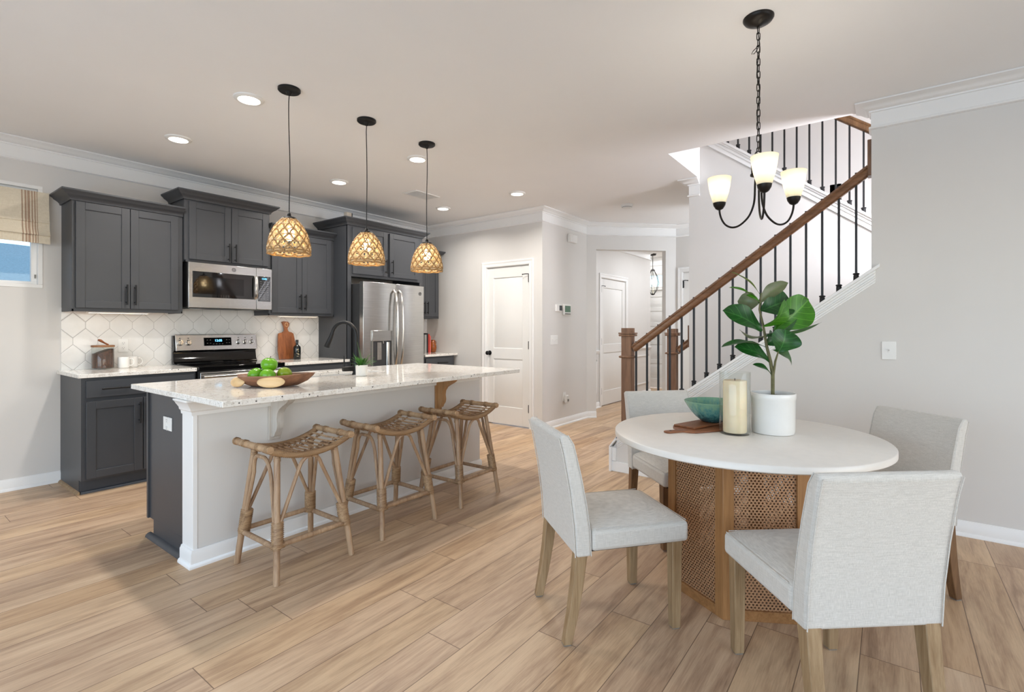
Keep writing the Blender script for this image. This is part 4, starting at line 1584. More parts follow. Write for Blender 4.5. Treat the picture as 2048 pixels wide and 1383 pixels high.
# paddle boards leaning on the tiles, bottle
t = thing('paddle_board', 'large dark-striped acacia paddle board leaning on the tiles, handle with a hole', 'cutting board', (2.985, 5.375, .917))
outl = [(-.098, 0), (.112, 0), (.118, .06), (.112, .13), (.095, .22), (.085, .285), (.062, .300), (.034, .305), (.022, .325), (.020, .345), (.040, .372), (.047, .40), (.030, .420), (-.020, .425), (-.046, .418), (-.036, .40), (-.022, .36), (-.020, .33), (-.026, .312), (-.05, .298), (-.085, .290), (-.092, .28), (-.102, .2), (-.108, .1)]
mb = MB().prism(outl, 'y', -.009, .009)
mb.xf(Matrix.Rotation(-.13, 4, 'X'))
mb.build('board', 'acacia', t, .003)
mb = MB()
mb.tube([(.008 + .017 * cos(a), -.0098, .385 + .021 * sin(a)) for a in [2 * pi * i / 16 for i in range(17)]], .003, 6, caps=False).xf(Matrix.Rotation(-.13, 4, 'X'))
mb.build('handle_hole', 'root_pale', t)
t = thing('oil_bottle', 'dark glass oil bottle standing in front of the paddle board', 'bottle', (3.035, 5.27, .916))
MB().lathe([(.036, 0), (.039, .004), (.039, .125), (.035, .142), (.016, .158), (.0135, .165), (.0135, .195)], 24).build('glass', 'bottle_dark', t)
MB().lathe([(.0155, .190), (.0155, .214), (.014, .216)], 16).build('cap', 'black_plastic', t)
mb = MB()
for (a, z, w, h) in ((-1.9, .105, .5, .012), (-1.75, .085, .4, .008), (-1.95, .065, .6, .006), (-1.7, .05, .45, .01), (-1.9, .032, .5, .005)):
    k = 6
    vs = []
    for i in range(k + 1):
        an = a + w * (i / k - .5)
        vs += [(.0396 * cos(an), .0396 * sin(an), z), (.0396 * cos(an), .0396 * sin(an), z + h)]
    mb.add(vs, [(2 * i, 2 * i + 2, 2 * i + 3, 2 * i + 1) for i in range(k)], True)
mb.build('label', 'label_cream', t)

# books and vase by the fridge
for (nm, x, w, d, h, mt, lb) in (('book', 4.905, .035, .15, .255, 'book_grey', 'grey book at the fridge end of the upright row'), ('book', 4.940, .028, .16, .275, 'book_black', 'tall black book between the grey book and the red book'),
                                 ('book', 4.972, .03, .15, .262, 'book_red', 'bright red book in the upright row, beside the black book'), ('book', 5.003, .022, .15, .235, 'book_rose', 'rose coloured book next to the amber jug')):
    t = thing(nm, lb, 'book', (x, 5.22, .916), 0, 'cookbooks right of the fridge')
    MB().box(0, .003, 0, d, 0, h).box(w - .003, w, 0, d, 0, h).box(0, w, -.003, .003, 0, h).build('cover', mt, t)
    MB().box(.003, w - .003, .004, d - .004, .003, h - .003).build('pages', 'paper', t)
t = thing('jug', 'small amber glazed jug in the far corner, next to the books', 'jug', (5.085, 5.24, .916))
MB().lathe([(.03, 0), (.042, .01), (.052, .06), (.05, .10), (.036, .14), (.024, .16), (.028, .178), (.024, .178), (.02, .16)], 24).build('body', 'amber_glaze', t)
MB().tube([(.03, 0, .165), (.056, 0, .158), (.062, 0, .13), (.048, 0, .105)], .006, 8).build('handle', 'amber_glaze', t)
t = thing('speaker_box', 'small pale box with a dark end, on top of the fridge cabinet', 'box', (3.50, 4.99, 2.507), .2)
MB().box(-.045, .03, -.03, .03, 0, .085).build('body', 'speaker_cloth', t, .012)
MB().box(.03, .042, -.028, .028, .003, .082).build('end_cap', 'dark_gray', t, .004)
# cabinet sits below it: small support block is the cabinet top itself

# under-cabinet light strips
for x0, x1, lb in ((1.20, 1.62, 'slim light strip under the cabinet beside the window'), (2.80, 3.25, 'slim light strip under the cabinet beside the fridge surround')):
    t = wthing('under_cabinet_light', lb, 'light strip', ((x0 + x1) / 2, 5.25, 1.40), 'under-cabinet light strips')
    MB().box(x0, x1, 5.20, 5.26, 1.386, 1.4045).build('housing', 'white_plastic', t, .002)
    MB().box(x0 + .01, x1 - .01, 5.21, 5.25, 1.3845, 1.3865).build('lens', 'strip_light', t)
    area('under_cabinet_lamp', ((x0 + x1) / 2, 5.23, 1.38), (0, 0, 0), .4, .03, .22, (1, .93, .84))


# outlets and switches
def plate(name, label, cat, loc, rz, w, h, kind):
    t = thing(name, label, cat, loc, rz)
    MB().box(-w / 2, w / 2, -.006, 0, -h / 2, h / 2).build('plate', 'white_plastic', t, .002)
    if kind == 'outlet':
        for dz in (.021, -.021):
            MB().lathe([(.0165, 0), (.0165, .0025), (.015, .003)], 18).xf(Matrix.Translation((0, -.006, dz)) @ Matrix.Rotation(radians(90), 4, 'X')).build('socket', 'white_plastic', t)
            mb = MB().box(-.0075, -.0055, -.0094, -.0089, dz - .001, dz + .007).box(.0055, .0075, -.0094, -.0089, dz - .001, dz + .006)
            mb.tube([(0, -.0089, dz - .008), (0, -.0094, dz - .008)], .0024, 8)
            mb.build('slots', 'dark_gray', t)
    else:
        for i in range(kind):
            x = (i - (kind - 1) / 2) * .046
            MB().box(x - .005, x + .005, -.0075, -.006, -.012, .012).prism([(-.006, -.004), (-.018, .006), (-.018, .011), (-.006, .006)], 'x', x - .004, x + .004).build('toggle', 'white_plastic', t, .0008)
    return t


plate('outlet', 'white electrical outlet on the hexagon tiles, above the mugs', 'outlet', (1.498, KY - .009, 1.107), 0, .075, .118, 'outlet')
plate('outlet', 'white electrical outlet on the grey end panel of the island', 'outlet', (1.128, 3.325, .711), radians(-90), .120, .076, 'outlet')
plate('light_switch', 'white triple switch plate on the hall wall, under the thermostat', 'light switch', (5.44, TY, 1.112), 0, .165, .118, 3)
plate('light_switch', 'white switch plate on the blank wall beside the staircase', 'light switch', (RX, .007, 1.115), radians(-90), .076, .118, 1)
ot = plate('outlet', 'white outlet low on the hall wall, holding a plug-in device', 'outlet', (5.69, TY, .365), 0, .075, .118, 'outlet')
t = thing('plug_in_device', 'white plug-in night light in the low hall outlet', 'night light', (5.70, TY - .010, .335))
MB().box(-.028, .028, -.045, 0, -.05, .05).build('body', 'lamp_chrome_plug', t, .008)
MB().box(-.018, .018, -.047, -.044, -.03, .0).build('grille', 'gray_plastic', t)
t = thing('door_chime', 'white box chime high on the hall wall, under the crown moulding', 'chime', (5.86, TY, 2.455))
MB().box(-.09, .09, -.055, 0, -.055, .055).build('body', 'white_plastic', t, .01)
MB().box(-.06, .06, -.057, -.054, -.04, .04).build('cover', 'white_plastic', t, .004)
t = thing('thermostat', 'small white thermostat with a dark screen, beside the keypad', 'thermostat', (5.535, TY, 1.52))
MB().box(-.075, .07, -.026, 0, -.045, .045).build('body', 'white_plastic', t, .005)
MB().box(-.005, .062, -.0275, -.025, -.032, .032).build('screen', 'dark_gray', t)
t = thing('alarm_keypad', 'white alarm keypad with a greenish screen on the hall wall', 'keypad', (5.735, TY, 1.503))
MB().box(-.09, .09, -.028, 0, -.07, .07).build('body', 'white_plastic', t, .006)
MB().box(-.07, .07, -.030, -.027, -.032, .052).build('screen', 'screen_green', t)
MB().box(-.07, .07, -.030, -.027, -.062, -.046).build('buttons', 'gray_plastic', t)
# ------------------------------------------------------------------ ceiling fixtures
def downlight(loc, label):
    t = thing('recessed_light', label, 'ceiling light', loc, 0, 'recessed ceiling lights')
    MB().lathe([(.092, 0), (.090, -.006), (.078, -.013), (.066, -.014), (.064, -.010), (.064, -.004)], 36, capb=False, capt=False).build('trim_ring', 'white_plastic', t)
    MB().lathe([(.0645, -.006), (.06, -.0085), (.02, -.0095)], 32, capb=False, capt=True).build('lens', 'downlight_lens', t)
    L = bpy.data.lights.new('downlight', 'AREA')
    L.shape = 'DISK'
    L.size = .12
    L.energy = 8.5
    L.color = (1, .955, .90)
    L.spread = radians(150)
    o = bpy.data.objects.new('downlight', L)
    o.location = (loc[0], loc[1], loc[2] - .02)
    COL.objects.link(o)


for x, y, lb in ((1.578, 3.311, 'lit recessed ceiling light nearest the camera, beside the first pendant canopy'),
                 (1.579, 4.451, 'lit recessed ceiling light over the cabinet next to the window'),
                 (3.021, 3.305, 'lit recessed ceiling light next to the cord of the third pendant'),
                 (3.019, 4.459, 'lit recessed ceiling light above the cabinets between microwave and fridge'),
                 (4.457, 4.416, 'lit recessed ceiling light in the far corner, in front of the fridge'),
                 (4.452, 3.276, 'lit recessed ceiling light in front of the pantry door, far from the window')):
    downlight((x, y, CH), lb)


def pendant():
    t = thing('pendant_lamp', '', 'pendant lamp', (1.665, 2.98, CH), 0, 'woven rope pendants above the island')
    MB().lathe([(.066, 0), (.066, -.012), (.060, -.018), (.056, -.019), (.02, -.021), (.009, -.040), (.005, -.042)], 32, capb=False).build('canopy', 'black_metal', t)
    pts = [(.003 * sin(z * 9) * (1 if 0 < i < 14 else 0), .003 * cos(z * 7) * (1 if 0 < i < 14 else 0), z) for i, z in enumerate([-.035 - i * (.735 / 15) for i in range(16)])]
    MB().tube(pts, .0032, 6).build('cord', 'black_plastic', t)
    MB().lathe([(.006, -.768), (.012, -.775), (.014, -.790), (.040, -.797), (.046, -.806), (.040, -.808)], 24).build('cap', 'black_metal', t)
    MB().lathe([(.016, -.808), (.016, -.845), (.012, -.850)], 16).build('socket', 'black_metal', t)
    MB().lathe([(.010, -.846), (.016, -.862), (.027, -.885), (.030, -.905), (.026, -.925), (.014, -.937), (.004, -.940)], 18).build('bulb', 'bulb_warm', t)
    # dome of knotted rope
    zt, zb = -.800, -1.022

    def rad(z):
        f = (zt - z) / (zt - zb)
        f = min(1, max(0, f))
        T = ((0, .27), (.06, .37), (.17, .55), (.28, .69), (.40, .80), (.52, .875), (.64, .93), (.76, .97), (.88, 1.0), (1.0, .985))
        for (a, b), (c, d) in zip(T, T[1:]):
            if f <= c:
                return .124 * (b + (d - b) * (f - a) / (c - a))
    NR, NA = 6, 12
    mb, mi = MB(), MB()
    for i in range(NR):
        z0 = zt - .010 - (zt - .010 - zb) * i / NR
        z1 = zt - .010 - (zt - .010 - zb) * (i + 1) / NR
        for k in range(NA):
            a0 = 2 * pi * (k + .5 * (i % 2)) / NA
            a1 = a0 + 2 * pi / NA
            pts = []
            for j in range(7):
                f = j / 6
                a = a0 + (a1 - a0) * f
                z = z1 + (z0 - z1) * sin(pi * f) ** .8 * 1.0
                r = rad(z) + .002
                pts.append((r * cos(a), r * sin(a), z))
            mb.tube(pts, .0042, 5, caps=False)
            am = (a0 + a1) / 2
            # shell-like filling of each cell: a wavy crumpled strip loop, open in the middle
            ring = []
            for j in range(11):
                th = 2 * pi * j / 10
                rr_ = .80 + .14 * sin(3 * th + k + i)
                aa = am + cos(th) * (pi / NA) * .80 * rr_
                zz_ = max(zb + .010, (z0 + z1) / 2 - .002 + sin(th) * (z0 - z1) * .62 * rr_)
                r = rad(min(zt, max(zb, zz_))) - .003 - .004 * (j % 2)
                ring.append((r * cos(aa), r * sin(aa), zz_))
            mi.tube(ring, [.0052 + .0018 * ((j * 7 + k) % 3) for j in range(11)], 5, caps=False, sq=(1.25, .7))
    for z, rr_ in ((zb, .0062), (zb + .016, .0042), (zt - .006, .004)):
        mb.tube([((rad(z) + .001) * cos(a), (rad(z) + .001) * sin(a), z + .002 * sin(a * 9)) for a in [2 * pi * i / 48 for i in range(49)]], rr_, 6, caps=False)
    s = mb.build('shade', 'jute_rope', t, sharp=180)
    mi.build('shell_weave', 'shell_fill', s, sharp=180)
    return t


PL = ['woven rope pendant lamp nearest the window, in front of the microwave', 'woven rope pendant lamp in the middle of the row, in front of the fridge cabinet', 'woven rope pendant lamp nearest the pantry door, at the end of the row']
p0 = pendant()
p0['label'] = PL[0]
dup(p0, (2.244, 2.983, CH), 1.1, PL[1])
dup(p0, (2.822, 2.977, CH), 2.3, PL[2])
for x, y in ((1.665, 2.98), (2.244, 2.983), (2.822, 2.977)):
    point('pendant_bulb_light', (x, y, CH - .905), 11, (1, .87, .66), .031)

# chandelier
t = thing('chandelier', 'dark bronze three-arm chandelier with lit white glass cups above the dining table', 'chandelier', (2.632, .504, CH))
MB().lathe([(.068, 0), (.068, -.006), (.060, -.018), (.040, -.030), (.018, -.036), (.010, -.040)], 36, capb=False).build('canopy', 'bronze_metal', t)


def link_ring(z, L, w, r, rot):
    pts = []
    for i in range(17):
        a = 2 * pi * i / 16
        x = cos(a) * w
        zz_ = z + sin(a) * w + (L - w if sin(a) > 0 else -(L - w)) * (1 if abs(sin(a)) > .1 else sin(a) * 10)
        pts.append((x * cos(rot), x * sin(rot), zz_))
    return pts


mb = MB()
z = -.058
i = 0
while z > -.640:
    mb.tube(link_ring(z, .0185, .0078, .0022, .64 + (i % 2) * pi / 2), .0021, 6, caps=False)
    z -= .0305
    i += 1
mb.build('chain', 'bronze_metal', t)
MB().tube([(.006 * sin(k * .9), .006 * cos(k * .9), -.03 - k * .032) for k in range(20)], .0022, 6).tube([(.004, 0, -.13), (-.028, .018, -.165), (-.034, .024, -.18), (-.02, .014, -.175), (.002, 0, -.14)], .0018, 6).build('wire', 'bronze_metal', t)
MB().tube([(cos(a) * .018 * .75, sin(a) * 0 - cos(a) * .018 * .66, -.655 + sin(a) * .018) for a in [2 * pi * k / 18 for k in range(19)]], .0028, 6, caps=False).build('loop', 'bronze_metal', t)
MB().lathe([(.006, -.668), (.010, -.676), (.008, -.684), (.018, -.690), (.030, -.697), (.032, -.702), (.032, -.742), (.036, -.745), (.036, -.752), (.026, -.756), (.010, -.764), (.005, -.772)], 28).build('hub', 'bronze_metal', t)
ER = Vector((.601, -.799, 0))
EW = Vector((.799, .601, 0))
for k, th in enumerate((11, 131, 251)):
    d = ER * cos(radians(th)) + EW * sin(radians(th))
    pts = [Vector((0, 0, -.752)) + d * .014]
    for (r, zz_) in ((.016, -.80), (.018, -.86), (.026, -.90), (.045, -.940), (.075, -.968), (.105, -.982), (.135, -.980), (.162, -.963), (.180, -.935), (.190, -.905), (.193, -.878)):
        pts.append(d * r + Vector((0, 0, zz_)))
    sm = []
    for i in range(len(pts) - 1):
        for q in range(3):
            f = q / 3
            p0_, p1_, p2_, p3_ = pts[max(i - 1, 0)], pts[i], pts[i + 1], pts[min(i + 2, len(pts) - 1)]
            sm.append(.5 * ((2 * p1_) + (p2_ - p0_) * f + (2 * p0_ - 5 * p1_ + 4 * p2_ - p3_) * f * f + (3 * p1_ - p0_ - 3 * p2_ + p3_) * f ** 3))
    sm.append(pts[-1])
    a = MB().tube(sm, .0048, 8).build('arm', 'bronze_metal', t)
    c = (d.x * .193, d.y * .193, 0)
    MB().lathe([(.008, -.884), (.018, -.878), (.028, -.862), (.031, -.848), (.028, -.846)], 24, c).build('cup', 'bronze_metal', a)
    MB().lathe([(.030, -.850), (.036, -.828), (.044, -.800), (.051, -.765), (.056, -.730), (.0575, -.722), (.0555, -.722), (.049, -.765), (.042, -.800), (.034, -.828), (.028, -.848)], 32, c, capb=False, capt=False).build('glass_shade', 'opal_glass', a, sharp=60)
    MB().ball((c[0], c[1], -.770), .020, .020, .030).build('bulb', 'bulb_soft', a)
    point('chandelier_bulb_light', (2.632 + c[0], .504 + c[1], CH - .760), 4.5, (1, .93, .82), .022)

t = thing('smoke_detector', 'round white smoke detector on the ceiling in front of the hall opening', 'smoke detector', (5.658, 2.526, CH))
MB().lathe([(.07, 0), (.07, -.018), (.062, -.026), (.058, -.040), (.045, -.046)], 28, capb=False).build('body', 'white_plastic', t)
MB().lathe([(.060, -.027), (.0605, -.036)], 28, capb=False, capt=False).build('vent_ring', 'dark_gray', t)
t = thing('ceiling_vent', 'rectangular white ceiling air vent with a dark grille, behind the third pendant cord', 'vent', (3.87, 4.17, CH))
MB().box(-.18, .18, -.11, -.09, -.008, 0).box(-.18, .18, .09, .11, -.008, 0).box(-.18, -.155, -.09, .09, -.008, 0).box(.155, .18, -.09, .09, -.008, 0).box(0, .012, -.09, .09, -.008, 0).build('frame', 'white_plastic', t, .002)
MB().box(-.155, .155, -.09, .09, -.002, -.0005).build('duct', 'dark_gray', t)
mb = MB()
for i in range(11):
    y = -.08 + i * .016
    mb.box(-.155, 0, y, y + .004, -.008, -.003)
    mb.add([(.012, y, -.002), (.155, y, -.002), (.155, y - .004, -.008), (.012, y - .004, -.008)], [(0, 1, 2, 3)])
    mb.box(.012, .155, y - .001, y + .011, -.007, -.006)
mb.build('slats', 'white_plastic', t)

# hall lantern
t = thing('hall_lantern', 'dark metal lantern with clear glass hanging in the front hall', 'pendant lamp', (9.72, 3.79, CH))
MB().lathe([(.07, 0), (.06, -.03), (.012, -.04)], 20, capb=False).build('canopy', 'bronze_metal', t)
MB().tube([(0, 0, -.03), (0, 0, -.30)], .006, 6).build('rod', 'bronze_metal', t)
mb = MB().lathe([(.02, -.30), (.05, -.33), (.02, -.34)], 12).lathe([(.05, -.80), (.02, -.82), (.02, -.79)], 12)
for k in range(6):
    a = 2 * pi * k / 6 + .2
    mb.tube([(cos(a) * .03, sin(a) * .03, -.33), (cos(a) * .10, sin(a) * .10, -.45), (cos(a) * .13, sin(a) * .13, -.58), (cos(a) * .09, sin(a) * .09, -.72), (cos(a) * .03, sin(a) * .03, -.80)], .005, 5)
mb.build('cage', 'bronze_metal', t)
MB().lathe([(.03, -.34), (.095, -.46), (.122, -.58), (.085, -.72), (.03, -.79)], 20, capb=False, capt=False).build('glass', 'clear_glass', t)
MB().ball((0, 0, -.56), .035, .035, .05).build('bulb', 'lantern_bulb', t)
point('lantern_light', (9.72, 3.79, CH - .56), 6, (1, .92, .8), .04)


# ------------------------------------------------------------------ rattan stools
def bend(p0, p1, p2, n=8):
    out = []
    for i in range(n + 1):
        f = i / n
        out.append(tuple(Vector(p0) * (1 - f) ** 2 + Vector(p1) * 2 * f * (1 - f) + Vector(p2) * f * f))
    return out


def wrapped(mb, a, b, r, n, amp=.0022, seg=10):
    a, b = Vector(a), Vector(b)
    pts, rs = [], []
    for i in range(n * 2 + 1):
        f = i / (n * 2)
        pts.append(a + (b - a) * f)
        rs.append(r + (amp if i % 2 else -amp))
    mb.tube(pts, rs, seg)


def stool():
    t = thing('rattan_stool', '', 'stool', (1.49, 2.605, 0), 0, 'rattan saddle stools along the island')
    sz = lambda x: .602 + .046 * (x / .235) ** 2 * (1 + .25 * abs(x) / .235)
    # seat frame: two wrapped side rails along x, a plain pole across each end
    for s in (-1, 1):
        pts, rs = [], []
        for i in range(93):
            x = -.222 + .444 * i / 92
            pts.append((x, s * .160, sz(x)))
            rs.append(.0150 + (.0026 if i % 2 else -.0016))
        MB().tube(pts, rs, 8).build('side_rail', 'rattan_wrap', t, sharp=180)
    for s in (-1, 1):
        x = s * .232
        ep = MB().tube([(x, -.185, sz(x) + .004), (x, 0, sz(x) + .004), (x, .185, sz(x) + .004)], .0165, 12).build('end_pole', 'rattan_light', t)
        for y in (-.165, -.07, .07, .165):
            mb = MB()
            wrapped(mb, (x, y - .014, sz(x) + .004), (x, y + .014, sz(x) + .004), .0185, 5)
            mb.build('binding', 'rattan_wrap', ep, sharp=180)
    for i in range(12):
        x = -.190 + .380 * i / 11
        MB().tube([(x, -.158, sz(x) + .003), (x, 0, sz(x) - .002), (x, .158, sz(x) + .003)], .0052, 7).build('seat_rod', 'rattan_light', t)
    for y in (-.082, .082):
        cr = MB().tube([(x, y, sz(x) - .011) for x in [-.22 + .44 * i / 16 for i in range(17)]], .0055, 6).build('cross_cane', 'rattan', t)
        # one cane strip winding round every rod
        pts = []
        for i in range(12 * 10):
            x = -.190 + .380 * (i / 10 - .4) / 11
            a = 2 * pi * i / 10
            pts.append((x + .0035 * cos(a), y + .007 * cos(a), sz(x) - .006 + .0115 * sin(a)))
        MB().tube(pts, .0026, 4).build('binding', 'rattan_wrap', cr, sharp=180)
    tops, foots = {}, {}
    for sx in (-1, 1):
        for sy in (-1, 1):
            tops[sx, sy] = Vector((sx * .165, sy * .118, sz(.165) - .018))
            foots[sx, sy] = Vector((sx * .215, sy * .205, 0))
    on = lambda k, z: foots[k] + (tops[k] - foots[k]) * (z / tops[k].z)
    for k in tops:
        sx, sy = k
        lg = MB().tube([foots[k], on(k, .2), on(k, .4), tops[k]], [.0160, .0164, .0160, .0150], 12).build('leg', 'rattan', t)
        mb = MB()
        a, b = on(k, .168), on(k, .292)
        inn = Vector((-sx * .008, -sy * .008, 0))
        wrapped(mb, a + inn, b + inn, .0290, 13, .0030, 12)
        mb.build('binding', 'rattan_wrap', lg, sharp=180)
        mb = MB()
        wrapped(mb, tops[k] - Vector((0, 0, .028)), tops[k] + Vector((0, 0, .004)), .0165, 5)
        mb.build('top_binding', 'rattan_wrap', lg, sharp=180)
        p = on(k, .176)
        for u0, u1, rr_ in ((Vector((-sx * .016, 0, .004)), Vector((-sx * .040, 0, .004)), .0140), (Vector((0, -sy * .016, -.004)), Vector((0, -sy * .036, -.004)), .0140), (Vector((0, 0, -.014)), Vector((0, 0, .016)), .0185)):
            mb = MB()
            wrapped(mb, p + u0, p + u1, rr_, 4)
            mb.build('joint_binding', 'rattan_wrap', lg, sharp=180)
    # bent canes
    for (sx, sy) in tops:
        k = (sx, sy)
        mb = MB()
        s0 = on(k, .285) + Vector((-sx * .018, 0, 0))
        # long side: cane rising towards the middle of the side rail
        mb.tube([s0, s0 + (Vector((sx * .062, sy * .146, .535)) - s0) * .5] + bend(Vector((sx * .062, sy * .146, .535)), Vector((sx * .045, sy * .150, .585)), Vector((sx * .006, sy * .152, .589)), 6), .0100, 8)
        mb.build('bent_cane', 'rattan', t)
    for sx in (-1, 1):
        a = on((sx, -1), .285) + Vector((sx * .002, .020, 0))
        b = on((sx, 1), .285) + Vector((sx * .002, -.020, 0))
        a2, b2 = Vector((sx * .180, -.088, .50)), Vector((sx * .180, .088, .50))
        mb = MB()
        mb.tube([a, a + (a2 - a) * .5] + bend(a2, Vector((sx * .186, -.078, .585)), Vector((sx * .188, -.035, .596)), 6) + bend(Vector((sx * .188, .035, .596)), Vector((sx * .186, .078, .585)), b2, 6) + [b + (b2 - b) * .5, b], .0100, 8)
        mb.build('bent_cane', 'rattan', t)
    for (ka, kb) in (((-1, -1), (1, -1)), ((-1, 1), (1, 1)), ((-1, -1), (-1, 1)), ((1, -1), (1, 1))):
        z = .182 if ka[1] == kb[1] else .172
        MB().tube([on(ka, z), (on(ka, z) + on(kb, z)) / 2, on(kb, z)], .0135, 10).build('stretcher', 'rattan', t)
    return t


SLB = ['rattan saddle stool nearest the white corner post of the island', 'rattan saddle stool in the middle of the three, between two others', 'rattan saddle stool nearest the pantry door, below the honey coloured corbel']
s0 = stool()
s0['label'] = SLB[0]
dup(s0, (2.147, 2.615, 0), radians(-1), SLB[1])
dup(s0, (2.812, 2.612, 0), radians(1.5), SLB[2])


# ------------------------------------------------------------------ dining chairs
def chair(mat_leg, label, loc, rz):
    t = thing('dining_chair', label, 'chair', loc, rz, 'cream dining chairs around the round table')
    # local: x right, y forward
    hw = .221
    mb = MB()
    prof = [(-.214, .352), (-.222, .48), (-.240, .62), (-.268, .77), (-.284, .828), (-.272, .842), (-.250, .838), (-.226, .80), (-.196, .68), (-.172, .56), (-.156, .45), (-.152, .352)]
    n = len(prof)
    nx = 8
    vs = []
    for i in range(nx + 1):
        x = -hw + 2 * hw * i / nx
        for (y, z) in prof:
            vs.append((x, y, z))
    fs = [(i * n + j, (i + 1) * n + j, (i + 1) * n + (j + 1) % n, i * n + (j + 1) % n) for i in range(nx) for j in range(n)]
    fs += [tuple(range(n)), tuple(nx * n + j for j in range(n))[::-1]]
    mb.add(vs, fs)
    b = mb.build('backrest', 'linen', t, .018, 3, sharp=50)
    mb = MB()
    for s in (-1, 1):
        mb.tube([(s * (hw - .006), y - .004, z) for (y, z) in prof[:5]], .0022, 5)
        mb.tube([(s * (hw - .004), y + .0005, z) for (y, z) in prof[6:]], .0022, 5)
    mb.tube([(-hw + .012, -.2795, .815), (hw - .012, -.2795, .815)], .0020, 5)
    mb.build('piping', 'linen', b)
    mb = MB()
    k = 10
    y0_, y1_ = -.150, .286
    vs, fs = [], []
    for layer in range(2):
        for j in range(k + 1):
            for i in range(k + 1):
                u, v = 2 * i / k - 1, 2 * j / k - 1
                x = hw * u
                y = y0_ + (y1_ - y0_) * j / k
                z = .368 if layer == 0 else .452 + .026 * (1 - u ** 4) * (1 - max(0, v) ** 4) * (1 if v > -1 else 1)
                vs.append((x, y, z))
    K = (k + 1) ** 2
    for j in range(k):
        for i in range(k):
            a = j * (k + 1) + i
            fs += [(a, a + k + 1, a + k + 2, a + 1), (K + a, K + a + 1, K + a + k + 2, K + a + k + 1)]
    edge = [i for i in range(k + 1)] + [(j + 1) * (k + 1) + k for j in range(k)] + [k * (k + 1) + i for i in range(k - 1, -1, -1)] + [j * (k + 1) for j in range(k - 1, 0, -1)]
    E_ = len(edge)
    fs += [(edge[i], edge[(i + 1) % E_], K + edge[(i + 1) % E_], K + edge[i]) for i in range(E_)]
    mb.add(vs, fs)
    sO = mb.build('seat', 'linen', t, .016, 3, sharp=50)
    mb = MB()
    for s in (-1, 1):
        mb.tube([(s * (hw - .004), -.13 + .40 * i / 8, .4535 + .0005) for i in range(9)], .0018, 5)
    mb.tube([(-hw + .02, y1_ - .004, .453), (hw - .02, y1_ - .004, .453)], .0018, 5)
    mb.build('piping', 'linen', sO)
    box('webbing', 'black_plastic', (-.19, .19, -.14, .26, .358, .369), t)
    for s in (-1, 1):
        x = s * .190
        w0, w1 = .0235, .0185
        # straight front leg
        y = .236
        mb = MB().add([(x - w1, y - w1, .004), (x + w1, y - w1, .004), (x + w1, y + w1, .004), (x - w1, y + w1, .004),
                       (x - w0, y - w0, .37), (x + w0, y - w0, .37), (x + w0, y + w0, .37), (x - w0, y + w0, .37)],
                      [(0, 3, 2, 1), (4, 5, 6, 7), (0, 1, 5, 4), (1, 2, 6, 5), (2, 3, 7, 6), (3, 0, 4, 7)])
        lg = mb.build('leg', mat_leg, t, .003)
        MB().box(x - .015, x + .015, y - .015, y + .015, 0, .005).build('glide', 'gray_plastic', lg)
        # raked back leg
        mb = MB()
        vs, fs = [], []
        for (yy, zz_, w) in ((-.246, .004, .0175), (-.222, .12, .020), (-.203, .24, .0225), (-.188, .37, .0245)):
            vs += [(x - w, yy - w, zz_), (x + w, yy - w, zz_), (x + w, yy + w, zz_), (x - w, yy + w, zz_)]
        for i in range(3):
            for q in range(4):
                fs.append((i * 4 + q, i * 4 + (q + 1) % 4, i * 4 + 4 + (q + 1) % 4, i * 4 + 4 + q))
        fs += [(0, 3, 2, 1), (12, 13, 14, 15)]
        lg = mb.add(vs, fs).build('leg', mat_leg, t, .003)
        MB().box(x - .015, x + .015, -.262, -.232, 0, .005).build('glide', 'gray_plastic', lg)
    return t


def face(a):
    return radians(a - 90)


chair('leg_oak', 'cream linen dining chair on the kitchen side of the table, seen side-on', (2.048, 1.025, 0), face(-39.2))
chair('leg_oak', 'cream linen dining chair at the front, showing its whole plain back', (2.040, .178, 0), face(40.8))
chair('leg_walnut', 'cream linen dining chair behind the round table, in front of the stair newel', (3.11, 1.068, 0), face(227))
chair('leg_walnut', 'cream linen dining chair between the round table and the blank wall', (3.06, .062, 0), face(138))

# ------------------------------------------------------------------ round table
TC = (2.637, .578)
TZ = .75
t = thing('dining_table', 'round white-topped dining table on a hexagonal cane and oak base', 'table', (TC[0], TC[1], 0))
M('table_white', (232, 226, 218), 0.3, var=0.02, nscale=20, bmp=0.06, bscale=90)
MB().lathe([(.600, TZ - .032), (.606, TZ - .027), (.606, TZ - .004), (.602, TZ)], 96).build('tabletop', 'table_white', t, sharp=50)
RH = .35
V = [(cos(radians(180 + 60 * i)) * RH, sin(radians(180 + 60 * i)) * RH) for i in range(6)]
hb = TZ - .034
for i in range(6):
    a, b = Vector(V[i]), Vector(V[(i + 1) % 6])
    d = (b - a).normalized()
    nrm = Vector((d.y, -d.x))
    L = (b - a).length
    ang = atan2(d.y, d.x)
    m = Matrix.Translation((a.x, a.y, 0)) @ Matrix.Rotation(ang, 4, 'Z')
    # local x along the side, -y is outward
    MB().box(.0, .046, 0, .022, .0, hb).xf(m).build('stile', 'base_oak', t, .0015)
    MB().box(L - .046, L, 0, .022, 0, hb).xf(m).build('stile', 'base_oak', t, .0015)
    for a_, b_ in ((0, .045), (hb - .04, hb)):
        MB().box(.046, L - .046, 0, .020, a_, b_).xf(m).build('rail', 'base_oak_flat', t, .0015)
    c = m @ Vector((L / 2, .012, hb / 2))
    MB().box(-(L / 2 - .046), L / 2 - .046, -.001, .001, -(hb / 2 - .042), hb / 2 - .042).build('cane_panel', 'cane_web', t, loc=c, rot=(0, 0, ang))

